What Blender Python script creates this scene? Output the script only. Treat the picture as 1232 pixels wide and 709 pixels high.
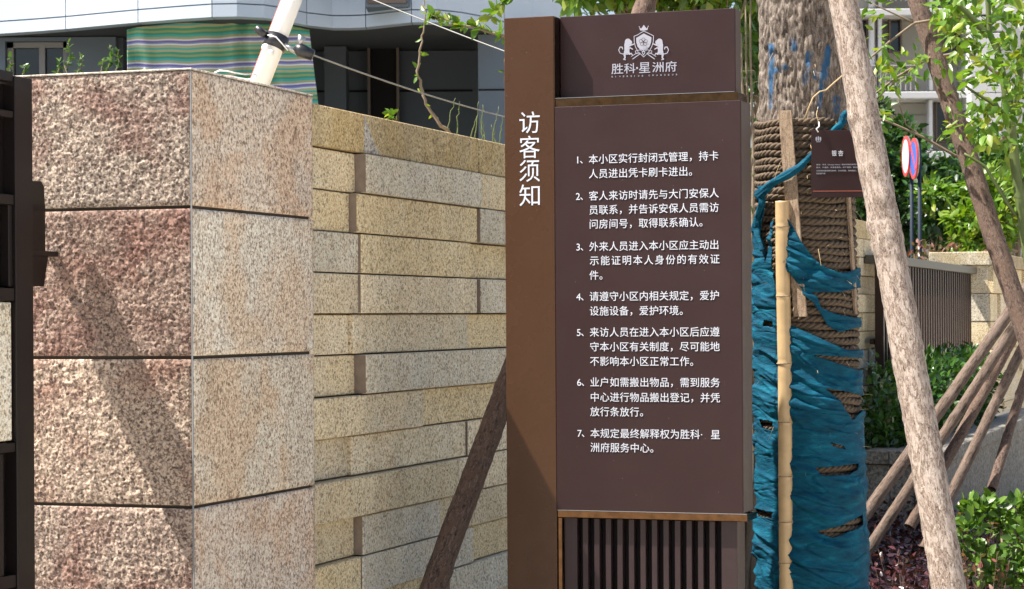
import bpy, math, random
import numpy as np
from mathutils import Vector, Matrix, noise
SC = bpy.context.scene
for o in list(bpy.data.objects): bpy.data.objects.remove(o)
random.seed(7); rng = np.random.default_rng(7)
R = math.radians

# ------------------------------------------------------------ camera
FPX, SHIFT, ROLL = 2735.0, 26.5, R(0.35)          # focal length in pixels of a 1232 wide frame
EYE = Vector((0, 0, 1.5))
cd = bpy.data.cameras.new('camera'); cam = bpy.data.objects.new('camera', cd)
SC.collection.objects.link(cam); SC.camera = cam
cd.sensor_width = 36; cd.lens = FPX / 1232 * 36; cd.shift_y = SHIFT / 1232
cd.clip_start = .05; cd.clip_end = 2000
CR = Matrix(((math.cos(ROLL), math.sin(ROLL), 0), (0, 0, -1), (-math.sin(ROLL), math.cos(ROLL), 0)))
cam.matrix_world = Matrix.Translation(EYE) @ CR.to_4x4()
cd.dof.use_dof = True; cd.dof.focus_distance = 6.9; cd.dof.aperture_fstop = 20

# ------------------------------------------------------------ light
TH = math.atan2(935, FPX)                          # direction the wall recedes in, off the view axis
D = Vector((math.sin(TH), math.cos(TH), 0)); T = Vector((math.cos(TH), -math.sin(TH), 0))
SUN = (-T * 1.0 - D * 0.53 + Vector((0, 0, 1.82))).normalized()
EXPOSURE = 1.32
w = bpy.data.worlds.new('World'); SC.world = w; w.use_nodes = True
nt = w.node_tree; nt.nodes.clear()
sky = nt.nodes.new('ShaderNodeTexSky'); sky.sky_type = 'NISHITA'; sky.sun_disc = False
sky.sun_elevation = math.asin(SUN.z); sky.sun_rotation = math.atan2(SUN.x, SUN.y)
sky.air_density = 1.0; sky.dust_density = 3.0; sky.ozone_density = 1.0
bg = nt.nodes.new('ShaderNodeBackground'); bg.inputs['Strength'].default_value = 0.09
wo = nt.nodes.new('ShaderNodeOutputWorld')
nt.links.new(sky.outputs[0], bg.inputs[0]); nt.links.new(bg.outputs[0], wo.inputs[0])
sd = bpy.data.lights.new('sun', 'SUN'); sd.energy = 5.0; sd.angle = R(0.53); sd.color = (1, .95, .87)
so = bpy.data.objects.new('sun', sd); SC.collection.objects.link(so)
so.rotation_euler = (-SUN).to_track_quat('-Z', 'Y').to_euler(); so.location = (-4, 2, 8)
SC.view_settings.view_transform = 'Standard'; SC.view_settings.look = 'None'
SC.view_settings.exposure = EXPOSURE; SC.view_settings.gamma = 1

# ------------------------------------------------------------ projection helpers
def ray(x, y):
    return (CR @ Vector(((x - 616) / FPX, (354.5 - y + SHIFT) / FPX, -1)))
def P(x, y, Y):
    r = ray(x, y); return EYE + r * (Y / r.y)
def to_px(p):
    q = CR.transposed() @ (Vector(p) - EYE)
    return 616 + FPX * q.x / -q.z, 354.5 + SHIFT - FPX * q.y / -q.z
def hit(p0, n, x, y):
    r = ray(x, y); return EYE + r * ((Vector(p0) - EYE).dot(n) / r.dot(n))
class Frame:                                        # local x, y, z axes at an origin
    def __init__(s, o, ang):
        s.o = Vector(o); s.a = ang
        s.m = Matrix.Translation(s.o) @ Matrix.Rotation(ang, 4, 'Z'); s.i = s.m.inverted()
    def at(s, x, y, d=0.0):                         # photo point on the local plane y = d
        n = s.m.to_3x3() @ Vector((0, 1, 0))
        return s.i @ hit(s.m @ Vector((0, d, 0)), n, x, y)

# ------------------------------------------------------------ mesh helpers
class MB:
    def __init__(s): s.v = []; s.f = []; s.sm = []
    def box(s, a, b, bev=0.0):
        (x0, y0, z0), (x1, y1, z1) = a, b
        n = len(s.v)
        if bev <= 0:
            s.v += [(x0,y0,z0),(x1,y0,z0),(x1,y1,z0),(x0,y1,z0),(x0,y0,z1),(x1,y0,z1),(x1,y1,z1),(x0,y1,z1)]
            s.f += [[n+i for i in q] for q in ((0,3,2,1),(4,5,6,7),(0,1,5,4),(1,2,6,5),(2,3,7,6),(3,0,4,7))]
            return s
        c = ((x0+x1)/2, (y0+y1)/2, (z0+z1)/2); h = ((x1-x0)/2, (y1-y0)/2, (z1-z0)/2)
        idx = {}
        for sx in (-1, 1):
            for sy in (-1, 1):
                for sz in (-1, 1):
                    for ax in range(3):
                        d = [h[0]-bev, h[1]-bev, h[2]-bev]; d[ax] = h[ax]
                        idx[(sx, sy, sz, ax)] = len(s.v)
                        s.v.append((c[0]+sx*d[0], c[1]+sy*d[1], c[2]+sz*d[2]))
        def q(*k):
            ps = [Vector(s.v[idx[i]]) for i in k]
            nn = (ps[1]-ps[0]).cross(ps[2]-ps[0]); m = sum(ps, Vector()) / len(ps) - Vector(c)
            l = [idx[i] for i in k]
            s.f.append(l if nn.dot(m) > 0 else l[::-1])
        for ax in range(3):
            o1, o2 = [i for i in range(3) if i != ax]
            for sg in (-1, 1):
                ks = []
                for a_, b_ in ((-1,-1),(1,-1),(1,1),(-1,1)):
                    t = [0,0,0]; t[ax] = sg; t[o1] = a_; t[o2] = b_; ks.append((*t, ax))
                q(*ks)
            for a_ in (-1, 1):
                for b_ in (-1, 1):
                    t0 = [0,0,0]; t1 = [0,0,0]; t0[ax] = -1; t1[ax] = 1
                    for t in (t0, t1): t[o1] = a_; t[o2] = b_
                    q((*t0, o1), (*t1, o1), (*t1, o2), (*t0, o2))
        for sx in (-1, 1):
            for sy in (-1, 1):
                for sz in (-1, 1): q((sx,sy,sz,0), (sx,sy,sz,1), (sx,sy,sz,2))
        return s
    def tube(s, pts, rad, n=8, cap=True, jit=0.0, seed=0):
        pts = [Vector(p) for p in pts]; k = len(pts)
        if not hasattr(rad, '__len__'): rad = [rad] * k
        base = len(s.v); rn = random.Random(seed)
        up = Vector((0, 0, 1)); t = (pts[1]-pts[0]).normalized()
        a = t.cross(up if abs(t.z) < .9 else Vector((1, 0, 0))).normalized()
        for i, p in enumerate(pts):
            t = (pts[min(i+1, k-1)] - pts[max(i-1, 0)]).normalized()
            a = (a - t * a.dot(t)).normalized(); b = t.cross(a)
            for j in range(n):
                g = 2*math.pi*j/n; r = rad[i] * (1 + (rn.random()-.5)*jit)
                s.v.append(tuple(p + a*(math.cos(g)*r) + b*(math.sin(g)*r)))
        for i in range(k-1):
            for j in range(n):
                j2 = (j+1) % n
                s.f.append([base+i*n+j, base+i*n+j2, base+(i+1)*n+j2, base+(i+1)*n+j])
        if cap:
            s.f.append([base+j for j in range(n)][::-1]); s.f.append([base+(k-1)*n+j for j in range(n)])
        return s
    def prism(s, poly, y0, y1, ax='y'):             # polygon in x,z pushed along y
        n = len(s.v); k = len(poly)
        if ax == 'y': s.v += [(p[0], y0, p[1]) for p in poly] + [(p[0], y1, p[1]) for p in poly]
        else: s.v += [(y0, p[0], p[1]) for p in poly] + [(y1, p[0], p[1]) for p in poly]
        s.f.append([n+i for i in range(k)]); s.f.append([n+k+i for i in range(k)][::-1])
        for i in range(k):
            j = (i+1) % k; s.f.append([n+i, n+k+i, n+k+j, n+j])
        return s
    def mesh(s, name, mat, smooth=False):
        me = bpy.data.meshes.new(name); me.from_pydata(s.v, [], s.f)
        if smooth: me.polygons.foreach_set('use_smooth', [True]*len(me.polygons))
        if mat: me.materials.append(mat)
        me.update(); return me
def link(o, parent=None):
    SC.collection.objects.link(o)
    if parent: o.parent = parent
    return o
def obj(name, mb, mat, parent=None, smooth=False, loc=None, color=None):
    me = mb if isinstance(mb, bpy.types.Mesh) else mb.mesh(name, mat, smooth)
    o = link(bpy.data.objects.new(name, me), parent)
    if loc is not None: o.location = loc
    if color: o.color = (*color, 1)
    return o
def tag(o, label, cat, group=None):
    o['label'] = label; o['category'] = cat
    if group: o['group'] = group
    return o
def thing(name, label, cat, loc=(0,0,0), rz=0.0, group=None):
    o = link(bpy.data.objects.new(name, None)); o.location = loc; o.rotation_euler = (0, 0, rz)
    o.empty_display_size = .1
    return tag(o, label, cat, group)
def np_mesh(name, V, F, mat, smooth=False):
    V = np.asarray(V, 'f4'); F = np.asarray(F, 'i4')
    me = bpy.data.meshes.new(name); me.vertices.add(len(V)); me.vertices.foreach_set('co', V.ravel())
    k = F.shape[1]
    me.loops.add(F.size); me.loops.foreach_set('vertex_index', F.ravel())
    me.polygons.add(len(F)); me.polygons.foreach_set('loop_start', np.arange(0, F.size, k, dtype='i4'))
    if smooth: me.polygons.foreach_set('use_smooth', np.ones(len(F), bool))
    me.materials.append(mat); me.update(calc_edges=True); me.validate(); return me

# ------------------------------------------------------------ materials
def newmat(name):
    m = bpy.data.materials.new(name); m.use_nodes = True
    n = m.node_tree; b = n.nodes['Principled BSDF']; return m, n, b
class NB:
    def __init__(s, n): s.n = n
    def node(s, t, **k):
        x = s.n.nodes.new(t)
        for a, v in k.items():
            if a.startswith('i_'): x.inputs[a[2:].replace('_', ' ')].default_value = v
            else: setattr(x, a, v)
        return x
    def link(s, a, b): s.n.links.new(a, b)
    def coord(s, kind='Object', scale=(1,1,1), rand=0.0):
        tc = s.node('ShaderNodeTexCoord'); mp = s.node('ShaderNodeMapping'); mp.inputs['Scale'].default_value = scale
        s.link(tc.outputs[kind], mp.inputs['Vector'])
        if rand:
            oi = s.node('ShaderNodeObjectInfo'); mu = s.node('ShaderNodeMath', operation='MULTIPLY'); mu.inputs[1].default_value = rand
            s.link(oi.outputs['Random'], mu.inputs[0]); s.link(mu.outputs[0], mp.inputs['Location'])
        return mp.outputs[0]
    def noise(s, vec, scale, detail=3, rough=.55, dist=0):
        x = s.node('ShaderNodeTexNoise'); x.inputs['Scale'].default_value = scale; x.inputs['Detail'].default_value = detail
        x.inputs['Roughness'].default_value = rough; x.inputs['Distortion'].default_value = dist
        if vec: s.link(vec, x.inputs['Vector'])
        return x.outputs['Fac']
    def voro(s, vec, scale, feat='F1', out='Distance'):
        x = s.node('ShaderNodeTexVoronoi'); x.feature = feat; x.inputs['Scale'].default_value = scale
        s.link(vec, x.inputs['Vector']); return x.outputs[out]
    def ramp(s, fac, stops, interp='LINEAR'):
        x = s.node('ShaderNodeValToRGB'); x.color_ramp.interpolation = interp
        e = x.color_ramp.elements
        while len(e) < len(stops): e.new(.5)
        for i, (p, c) in enumerate(stops):
            e[i].position = p; e[i].color = (c, c, c, 1) if not hasattr(c, '__len__') else (*c[:3], 1)
        s.link(fac, x.inputs[0]); return x.outputs[0]
    def mix(s, fac, a, b, mode='MIX'):
        x = s.node('ShaderNodeMix', data_type='RGBA', blend_type=mode)
        for sock, v in ((x.inputs[0], fac), (x.inputs[6], a), (x.inputs[7], b)):
            if isinstance(v, bpy.types.NodeSocket): s.link(v, sock)
            elif hasattr(v, '__len__'): sock.default_value = (*v[:3], 1)
            else: sock.default_value = v
        return x.outputs[2]
    def math(s, op, a, b=0.0):
        x = s.node('ShaderNodeMath', operation=op)
        for sock, v in ((x.inputs[0], a), (x.inputs[1], b)):
            if isinstance(v, bpy.types.NodeSocket): s.link(v, sock)
            else: sock.default_value = v
        return x.outputs[0]
    def bump(s, h, bsdf, strength=.4, dist=.01):
        x = s.node('ShaderNodeBump'); x.inputs['Strength'].default_value = strength; x.inputs['Distance'].default_value = dist
        s.link(h, x.inputs['Height']); s.link(x.outputs[0], bsdf.inputs['Normal'])

def granite(name, base, dark, light, spec_scale=110, blotch=None, blotch_scale=6, bump=.5, bdist=.002, stain_shade=.25):
    m, n, b = newmat(name); N = NB(n); v = N.coord(rand=37.0)
    sp = N.noise(v, spec_scale, 4, .62, .6)
    col = N.ramp(sp, [(.33, dark), (.43, tuple(.5*x+.5*y for x, y in zip(base, dark))), (.5, base), (.6, light)])
    vc = N.voro(v, spec_scale*.9, out='Color')
    sep = N.node('ShaderNodeSeparateColor'); N.link(vc, sep.inputs[0])
    blk = N.ramp(sep.outputs[0], [(.80, 0.0), (.88, 1.0)])
    col = N.mix(N.math('MULTIPLY', blk, .55), col, tuple(x*.35 for x in dark))
    wht = N.ramp(sep.outputs[1], [(.74, 0.0), (.85, 1.0)])
    col = N.mix(N.math('MULTIPLY', wht, .5), col, tuple(min(.85, x*1.25) for x in light))
    if blotch:
        bf = N.ramp(N.noise(v, blotch_scale, 5, .6, .4), [(.44, 0.0), (.58, 1.0)])
        col = N.mix(N.math('MULTIPLY', bf, .75), col, blotch, 'MULTIPLY')
    st = N.ramp(N.noise(N.coord(scale=(1, 1, .25), rand=11.0), 5, 5, .6), [(.35, 1-stain_shade), (.6, 1.0)])
    col = N.mix(1.0, col, st, 'MULTIPLY')
    oi = N.node('ShaderNodeObjectInfo'); col = N.mix(1.0, col, oi.outputs['Color'], 'MULTIPLY')
    N.link(col, b.inputs['Base Color']); b.inputs['Roughness'].default_value = .85
    h = N.math('ADD', N.noise(v, spec_scale*.7, 3, .6), N.math('MULTIPLY', N.voro(v, spec_scale*.5), .5))
    N.bump(h, b, bump, bdist); return m
M = {}
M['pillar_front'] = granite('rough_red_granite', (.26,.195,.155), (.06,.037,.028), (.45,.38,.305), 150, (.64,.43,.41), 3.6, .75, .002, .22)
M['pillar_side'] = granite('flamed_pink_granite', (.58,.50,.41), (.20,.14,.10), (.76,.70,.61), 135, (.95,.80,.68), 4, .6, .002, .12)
M['wall_stone'] = granite('split_granite', (.68,.585,.43), (.27,.21,.13), (.80,.73,.58), 150, (.97,.93,.86), 5, .7, .002, .14)
M['coping'] = granite('tan_granite', (.56,.42,.21), (.2,.135,.06), (.68,.55,.32), 150, (.85,.78,.62), 5, .5, .0015, .22)
M['cap'] = granite('cap_granite', (.5,.45,.38), (.25,.2,.16), (.7,.64,.56), 130)

def simple(name, col, rough=.6, metal=0.0, nscale=0, namt=.2, bump=0.0, bdist=.002, spec=None, rand=0.0, coat=0):
    m, n, b = newmat(name); N = NB(n); b.inputs['Roughness'].default_value = rough; b.inputs['Metallic'].default_value = metal
    b.inputs['Base Color'].default_value = (*col, 1)
    if spec is not None: b.inputs['Specular IOR Level'].default_value = spec
    if coat: b.inputs['Coat Weight'].default_value = coat; b.inputs['Coat Roughness'].default_value = .15
    if nscale:
        v = N.coord(rand=9.0); f = N.noise(v, nscale, 5, .6)
        c = N.mix(f, tuple(x*(1-namt) for x in col), tuple(min(1, x*(1+namt)) for x in col))
        if rand:
            oi = N.node('ShaderNodeObjectInfo')
            c = N.mix(1.0, c, N.ramp(oi.outputs['Random'], [(0, 1-rand), (1, 1.0)]), 'MULTIPLY')
        N.link(c, b.inputs['Base Color'])
        if bump: N.bump(f, b, bump, bdist)
    return m
def sign_paint(name, col, rough=.38):
    m, n, b = newmat(name); N = NB(n); v = N.coord(); b.inputs['Specular IOR Level'].default_value = .22
    dust = N.ramp(N.noise(v, 3.2, 6, .65), [(.4, 0.0), (.75, 1.0)])
    c = N.mix(N.math('MULTIPLY', dust, .18), col, tuple(min(1, x*1.5+.015) for x in col))
    sc = N.ramp(N.noise(N.coord(scale=(40, 40, 3)), 4, 2), [(.74, 0.0), (.78, 1.0)])
    c = N.mix(N.math('MULTIPLY', sc, .05), c, (.3, .28, .27))
    dots = N.ramp(N.voro(v, 26), [(.0, 1.0), (.045, 0.0)])
    c = N.mix(N.math('MULTIPLY', dots, .35), c, (.4, .37, .36))
    N.link(c, b.inputs['Base Color'])
    N.link(N.ramp(N.noise(v, 9, 5, .6), [(.3, rough-.07), (.7, rough+.1)]), b.inputs['Roughness'])
    N.bump(N.noise(v, 420, 2), b, .06, .0006); return m
M['sign_panel'] = sign_paint('plum_brown_paint', (.027,.0125,.0125))
M['sign_column'] = sign_paint('bronze_brown_paint', (.054,.024,.011), .27)
M['sign_side'] = sign_paint('taupe_edge_paint', (.07,.048,.04), .45)
M['slot'] = simple('slot_black', (.008,.006,.007), .7, spec=.2)
M['slat'] = simple('slat_brown', (.032,.018,.019), .4, 0, 20, .2, spec=.3)
def goldmat():
    m, n, b = newmat('polished_bronze_trim'); N = NB(n); b.inputs['Metallic'].default_value = 1
    v = N.coord(scale=(1,1,1)); f = N.noise(v, 30, 4, .6)
    N.link(N.mix(f, (.02,.011,.006), (.17,.09,.045)), b.inputs['Base Color'])
    b.inputs['Roughness'].default_value = .13; N.bump(N.noise(v, 22, 3), b, .35, .003); return m
M['gold'] = goldmat()
M['letter'] = simple('white_lettering', (.50,.52,.58), .5)
M['letter_grey'] = simple('silver_lettering', (.30,.30,.35), .45)
M['gate'] = simple('dark_bronze_gate', (.009,.006,.0055), .38, 0, 25, .3, spec=.3)
M['fence_metal'] = simple('fence_brown', (.030,.014,.009), .42, 0, 15, .2, spec=.3)
M['fence_rail'] = simple('fence_rail_grey', (.075,.068,.05), .45, 0, 15, .2)
M['pvc'] = simple('white_pipe', (.80,.77,.70), .3, 0, 4, .06)
M['red_stripe'] = simple('red_pipe_stripe', (.6,.05,.03), .4)
M['black_plastic'] = simple('black_plastic', (.015,.015,.018), .35)
M['wire'] = simple('pale_cable', (.22,.215,.20), .5)
M['white_plastic'] = simple('white_plastic', (.75,.75,.72), .4)
M['steel'] = simple('dull_steel', (.35,.35,.36), .35, .8)
M['grout'] = simple('grey_grout', (.20,.205,.205), .9, 0, 60, .25, .3, .002)
M['joint_dark'] = simple('shaded_joint_mortar', (.045,.035,.025), .95, 0, 40, .3)  # joint mortar, darkened so its colour carries the shadow lines between courses
M['stain_shade'] = simple('shaded_end_brown', (.24,.185,.14), .95, 0, 40, .4)  # brown that paints the shaded, weathered ends of projecting wall stones
M['core'] = simple('wall_core', (.20,.17,.13), .95, 0, 20, .2)
M['bwall'] = simple('blue_grey_render', (.12,.148,.18), .7, 0, 3, .06, .1)
M['bwall_dark'] = simple('shaded_render', (.075,.088,.105), .75, 0, 3, .08)  # same render, darkened to put the recess shade into its colour
M['bclad'] = simple('pale_blue_cladding', (.47,.535,.61), .4, 0, 1.5, .05)
M['bsoffit'] = simple('soffit', (.055,.058,.064), .8, 0, 6, .3)
M['frame'] = simple('window_frame', (.22,.21,.21), .5)
M['brown_frame'] = simple('brown_frame', (.10,.07,.055), .5)
M['glass'] = simple('dark_glass', (.012,.017,.022), .06, 0, spec=.6)
M['cream'] = simple('cream_render', (.40,.38,.33), .8, 0, 2, .08)
M['white_render'] = simple('white_render', (.50,.50,.50), .75, 0, 2, .06)
M['paving'] = simple('plaza_paving', (.50,.455,.38), .85, 0, 3, .15)
M['soil'] = simple('dark_soil', (.055,.04,.03), .95, 0, 12, .5, .6, .02)
M['planter'] = granite('planter_granite', (.20,.18,.145), (.10,.085,.065), (.29,.27,.23), 60)

def leafmat(name, c1, c2, trans=.35, rough=.35, extra=None):
    m = bpy.data.materials.new(name); m.use_nodes = True; n = m.node_tree; N = NB(n); n.nodes.clear()
    g = N.node('ShaderNodeNewGeometry')
    stops = [(0, c1), (.7, c2)] + ([(1.0, extra)] if extra else [])
    col = N.ramp(g.outputs['Random Per Island'], stops)
    b = N.node('ShaderNodeBsdfPrincipled'); N.link(col, b.inputs['Base Color']); b.inputs['Roughness'].default_value = rough
    t = N.node('ShaderNodeBsdfTranslucent'); N.link(N.mix(1.0, col, (1.15, 1.15, .35), 'MULTIPLY'), t.inputs[0])
    mx = N.node('ShaderNodeMixShader'); mx.inputs[0].default_value = trans
    N.link(b.outputs[0], mx.inputs[1]); N.link(t.outputs[0], mx.inputs[2])
    out = N.node('ShaderNodeOutputMaterial'); N.link(mx.outputs[0], out.inputs[0]); return m
M['leaf_bright'] = leafmat('bright_leaf', (.06,.14,.012), (.15,.27,.03), .4, .35, (.27,.30,.04))
M['leaf_shrub'] = leafmat('shrub_leaf', (.025,.075,.01), (.12,.22,.03), .3, .4)
M['leaf_mid'] = leafmat('mid_leaf', (.03,.08,.013), (.085,.18,.03), .35)
M['leaf_dark'] = leafmat('dark_leaf', (.013,.038,.011), (.04,.10,.02), .25)
M['leaf_hedge'] = leafmat('hedge_leaf', (.014,.045,.010), (.05,.13,.02), .25, .25)
M['leaf_purple'] = leafmat('purple_leaf', (.022,.012,.018), (.06,.022,.028), .2, .3, (.13,.04,.04))
M['leaf_red'] = leafmat('red_tip_leaf', (.22,.06,.055), (.07,.12,.03), .3, .35, (.32,.13,.12))

def barkmat(name, base, dark, light, scale=1.0, bump=.8, peel=None, stretch=.22):
    m, n, b = newmat(name); N = NB(n)
    v = N.coord(scale=(1,1,stretch)); v1 = N.coord()
    f = N.noise(v, 45*scale, 6, .65, 1.2)
    col = N.ramp(f, [(.33, dark), (.48, base), (.66, light)])
    sp = N.ramp(N.noise(v1, 130*scale, 3, .6), [(.36, .45), (.5, 1.0)])
    col = N.mix(.8, col, sp, 'MULTIPLY')
    if peel:
        pf = N.ramp(N.noise(v, 14*scale, 5, .6, .8), [(.5, 0.0), (.56, 1.0)])
        col = N.mix(N.math('MULTIPLY', pf, .7), col, peel)
    N.link(col, b.inputs['Base Color']); b.inputs['Roughness'].default_value = .9
    N.bump(f, b, bump, .006)
    return m, N, b, col
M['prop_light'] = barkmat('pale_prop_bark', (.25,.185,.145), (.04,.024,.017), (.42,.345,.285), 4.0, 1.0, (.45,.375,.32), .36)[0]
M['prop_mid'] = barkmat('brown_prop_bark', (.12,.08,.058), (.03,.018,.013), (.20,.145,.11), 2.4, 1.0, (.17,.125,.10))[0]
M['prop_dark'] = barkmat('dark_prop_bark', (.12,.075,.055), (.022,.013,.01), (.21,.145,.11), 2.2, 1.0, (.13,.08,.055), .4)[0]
M['twig'] = simple('twig_bark', (.20,.15,.10), .8, 0, 60, .4)
M['twig_green'] = simple('green_stem', (.09,.12,.03), .6, 0, 40, .3)
def tree_bark():
    m, N, b, col = barkmat('tree_bark', (.15,.115,.09), (.025,.018,.013), (.30,.255,.21), 1.7, 1.0)
    at = N.node('ShaderNodeAttribute'); at.attribute_name = 'paint'
    c = N.mix(at.outputs['Fac'], col, (.008,.075,.17)); N.link(c, b.inputs['Base Color']); return m
M['tree_bark'] = tree_bark()
M['rope'] = simple('jute_rope', (.105,.074,.048), .95, 0, 160, .6, .6, .002)
M['bamboo'] = simple('dry_bamboo', (.46,.32,.165), .42, 0, 14, .42, .15, .001)
M['lath'] = barkmat('weathered_lath', (.27,.19,.125), (.13,.085,.055), (.36,.28,.20), 2.0, .25)[0]
M['twine'] = simple('straw_twine', (.45,.33,.18), .9)
def clothmat():
    m, n, b = newmat('teal_burlap'); N = NB(n); v = N.coord()
    f = N.noise(N.coord(scale=(1,1,3)), 14, 5, .65)
    c = N.ramp(f, [(.3, (.001,.033,.064)), (.55, (.001,.069,.12)), (.75, (.005,.135,.20))])
    wv = N.noise(v, 300, 2); c = N.mix(.35, c, N.ramp(wv, [(.35, .5), (.65, 1.0)]), 'MULTIPLY')
    pl = N.ramp(N.noise(v, 9, 5, .7, 1.5), [(.69, 0.0), (.72, 1.0)])
    c = N.mix(N.math('MULTIPLY', pl, .5), c, (.10,.34,.45))
    N.link(c, b.inputs['Base Color']); b.inputs['Roughness'].default_value = .75
    b.inputs['Specular IOR Level'].default_value = .15
    cr = N.ramp(N.noise(N.coord(scale=(1,1,4.5)), 13, 5, .6, .9), [(.42, 0.0), (.5, 1.0), (.58, .0)])
    N.bump(N.math('ADD', N.math('ADD', N.math('MULTIPLY', wv, .5), N.math('MULTIPLY', N.noise(N.coord(scale=(1,1,2.5)), 26, 2), 2.2)), N.math('MULTIPLY', cr, .9)), b, .38, .0035); return m
M['cloth'] = clothmat()
def stripes():
    m, n, b = newmat('striped_sheet'); N = NB(n)
    tc = N.node('ShaderNodeUVMap'); sp = N.node('ShaderNodeSeparateXYZ'); N.link(tc.outputs[0], sp.inputs[0])
    fr = N.math('FRACT', N.math('MULTIPLY', sp.outputs[1], 4.6))
    cols = [(0, (0.071,0.327,0.206)), (.10, (0.300,0.381,0.165)), (.19, (0.071,0.300,0.206)), (.27, (0.071,0.408,0.381)), (.36, (0.368,0.395,0.219)), (.46, (0.705,0.705,0.732)),
            (.52, (0.206,0.151,0.408)), (.60, (0.246,0.300,0.516)), (.66, (0.773,0.773,0.780)), (.71, (0.476,0.462,0.286)), (.82, (0.098,0.435,0.368)), (.9, (0.462,0.449,0.246))]
    N.link(N.ramp(fr, cols, 'CONSTANT'), b.inputs['Base Color']); b.inputs['Roughness'].default_value = .85
    return m
M['stripes'] = stripes()

# ------------------------------------------------------------ vegetation helpers
LV = np.array([(0,0,0),(.32,.24,.05),(.32,-.24,.05),(.72,.17,.03),(.72,-.17,.03),(1,0,-.08),(.34,0,-.01),(.72,0,-.03)], 'f4')
LF = np.array([(0,6,1),(0,2,6),(1,6,7),(1,7,3),(6,2,4),(6,4,7),(3,7,5),(7,4,5)], 'i4')
def leaves_mesh(name, pos, dirs, sizes, mat, width=1.0, flop=.8):
    pos = np.asarray(pos, 'f4'); n = len(pos); d = np.asarray(dirs, 'f4')
    d = d / (np.linalg.norm(d, axis=1, keepdims=True) + 1e-9)
    up = np.tile(np.array([[0, 0, 1]], 'f4'), (n, 1)) + rng.normal(0, flop, (n, 3))
    s = np.cross(up, d); s /= (np.linalg.norm(s, axis=1, keepdims=True) + 1e-9); u = np.cross(d, s)
    sz = np.asarray(sizes, 'f4')[:, None, None]
    V = pos[:, None, :] + sz * (LV[None, :, 0:1]*d[:, None, :] + width*LV[None, :, 1:2]*s[:, None, :] + LV[None, :, 2:3]*u[:, None, :])
    F = (LF[None] + (np.arange(n)*8)[:, None, None]).reshape(-1, 3)
    return np_mesh(name, V.reshape(-1, 3), F, mat)
def blob_leaves(cents, per, size, spread, drop=.2):
    ps, ds, ss = [], [], []
    for c in cents:
        c, k = np.array(c[:3]), (c[3] if len(c) > 3 else 1.0)
        q = rng.normal(0, 1, (per, 3)); q /= np.linalg.norm(q, axis=1, keepdims=True)
        r = rng.random((per, 1))**.45
        p = c + q * r * np.array(spread) * k
        ps.append(p); ds.append(q*.7 + rng.normal(0, .6, (per, 3)) - np.array([0, 0, drop]))
        ss.append(size * rng.uniform(.55, 1.15, per))
    return np.concatenate(ps), np.concatenate(ds), np.concatenate(ss)
def twig_path(p0, p1, k=10, wob=.05, seed=0, sag=0.0):
    rn = random.Random(seed); p0, p1 = Vector(p0), Vector(p1); L = (p1-p0).length; o = Vector((rn.random()*9, rn.random()*9, 0))
    out = []
    for i in range(k+1):
        t = i/k; q = p0.lerp(p1, t); wv = noise.noise_vector(o + Vector((t*2.5, 0, 0))) * wob * L * math.sin(math.pi*min(1, t*1.0+.0))
        out.append(q + wv + Vector((0, 0, -sag*L*4*t*(1-t))))
    return out
def path_leaves(paths, per_m, size, t0=.15, tuft=3):
    ps, ds, ss = [], [], []
    for pa in paths:
        L = sum((pa[i+1]-pa[i]).length for i in range(len(pa)-1)); n = max(2, int(L*per_m))
        for i in range(n):
            t = t0 + (1-t0)*(i+random.random()*.6)/n; f = min(t, .9999)*(len(pa)-1); a = int(f)
            p = pa[a].lerp(pa[a+1], f-a); tg = (pa[a+1]-pa[a]).normalized()
            for _ in range(tuft):
                q = Vector((random.gauss(0, 1), random.gauss(0, 1), random.gauss(.25, .8))).normalized()
                ps.append(p); ds.append(q + tg*.5); ss.append(size*random.uniform(.55, 1.2))
    return ps, ds, ss

# ============================================================ SETTING: ground
g = MB(); g.v = [(-400,-400,0),(400,-400,0),(400,400,0),(-400,400,0)]; g.f = [[0,1,2,3]]
o = obj('ground', g, M['paving']); o['kind'] = 'structure'

# ============================================================ PILLAR
def off(p, t=0, d=0, z=None):
    q = Vector(p) + T*t + D*d
    if z is not None: q.z = z
    return q
P0 = P(232, 430, 6.05); P0.z = 0
PF = Frame(P0, -TH)                                # local x = T (to the right), y = D (away)
zt = PF.at(232, 84.6).z; z1 = PF.at(232, 248.8).z; z2 = PF.at(232, 430.5).z; z3 = PF.at(232, 610.8).z
PW, PD = .86, .80                                   # width along the front, depth along the wall
pil = thing('gate_pillar', 'tall square pillar of rough pink granite blocks beside the dark gate', 'pillar', P0, -TH)
obj('core', MB().box((-PW+.012, .012, 0), (-.012, PD-.012, zt-.012)), M['joint_dark'], pil)
rows = [(z1+.0045, zt), (z2+.0045, z1-.0045), (z3+.0045, z2-.0045), (z3-.394, z3-.0045), (z3-.794, z3-.406), (0, z3-.806)]
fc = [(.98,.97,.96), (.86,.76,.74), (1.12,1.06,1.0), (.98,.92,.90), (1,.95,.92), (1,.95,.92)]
scol = [(1.0,.93,.88), (1.08,1.08,1.05), (1.0,.97,.90), (1.0,.94,.90), (1,.95,.9), (1,.95,.9)]
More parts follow.
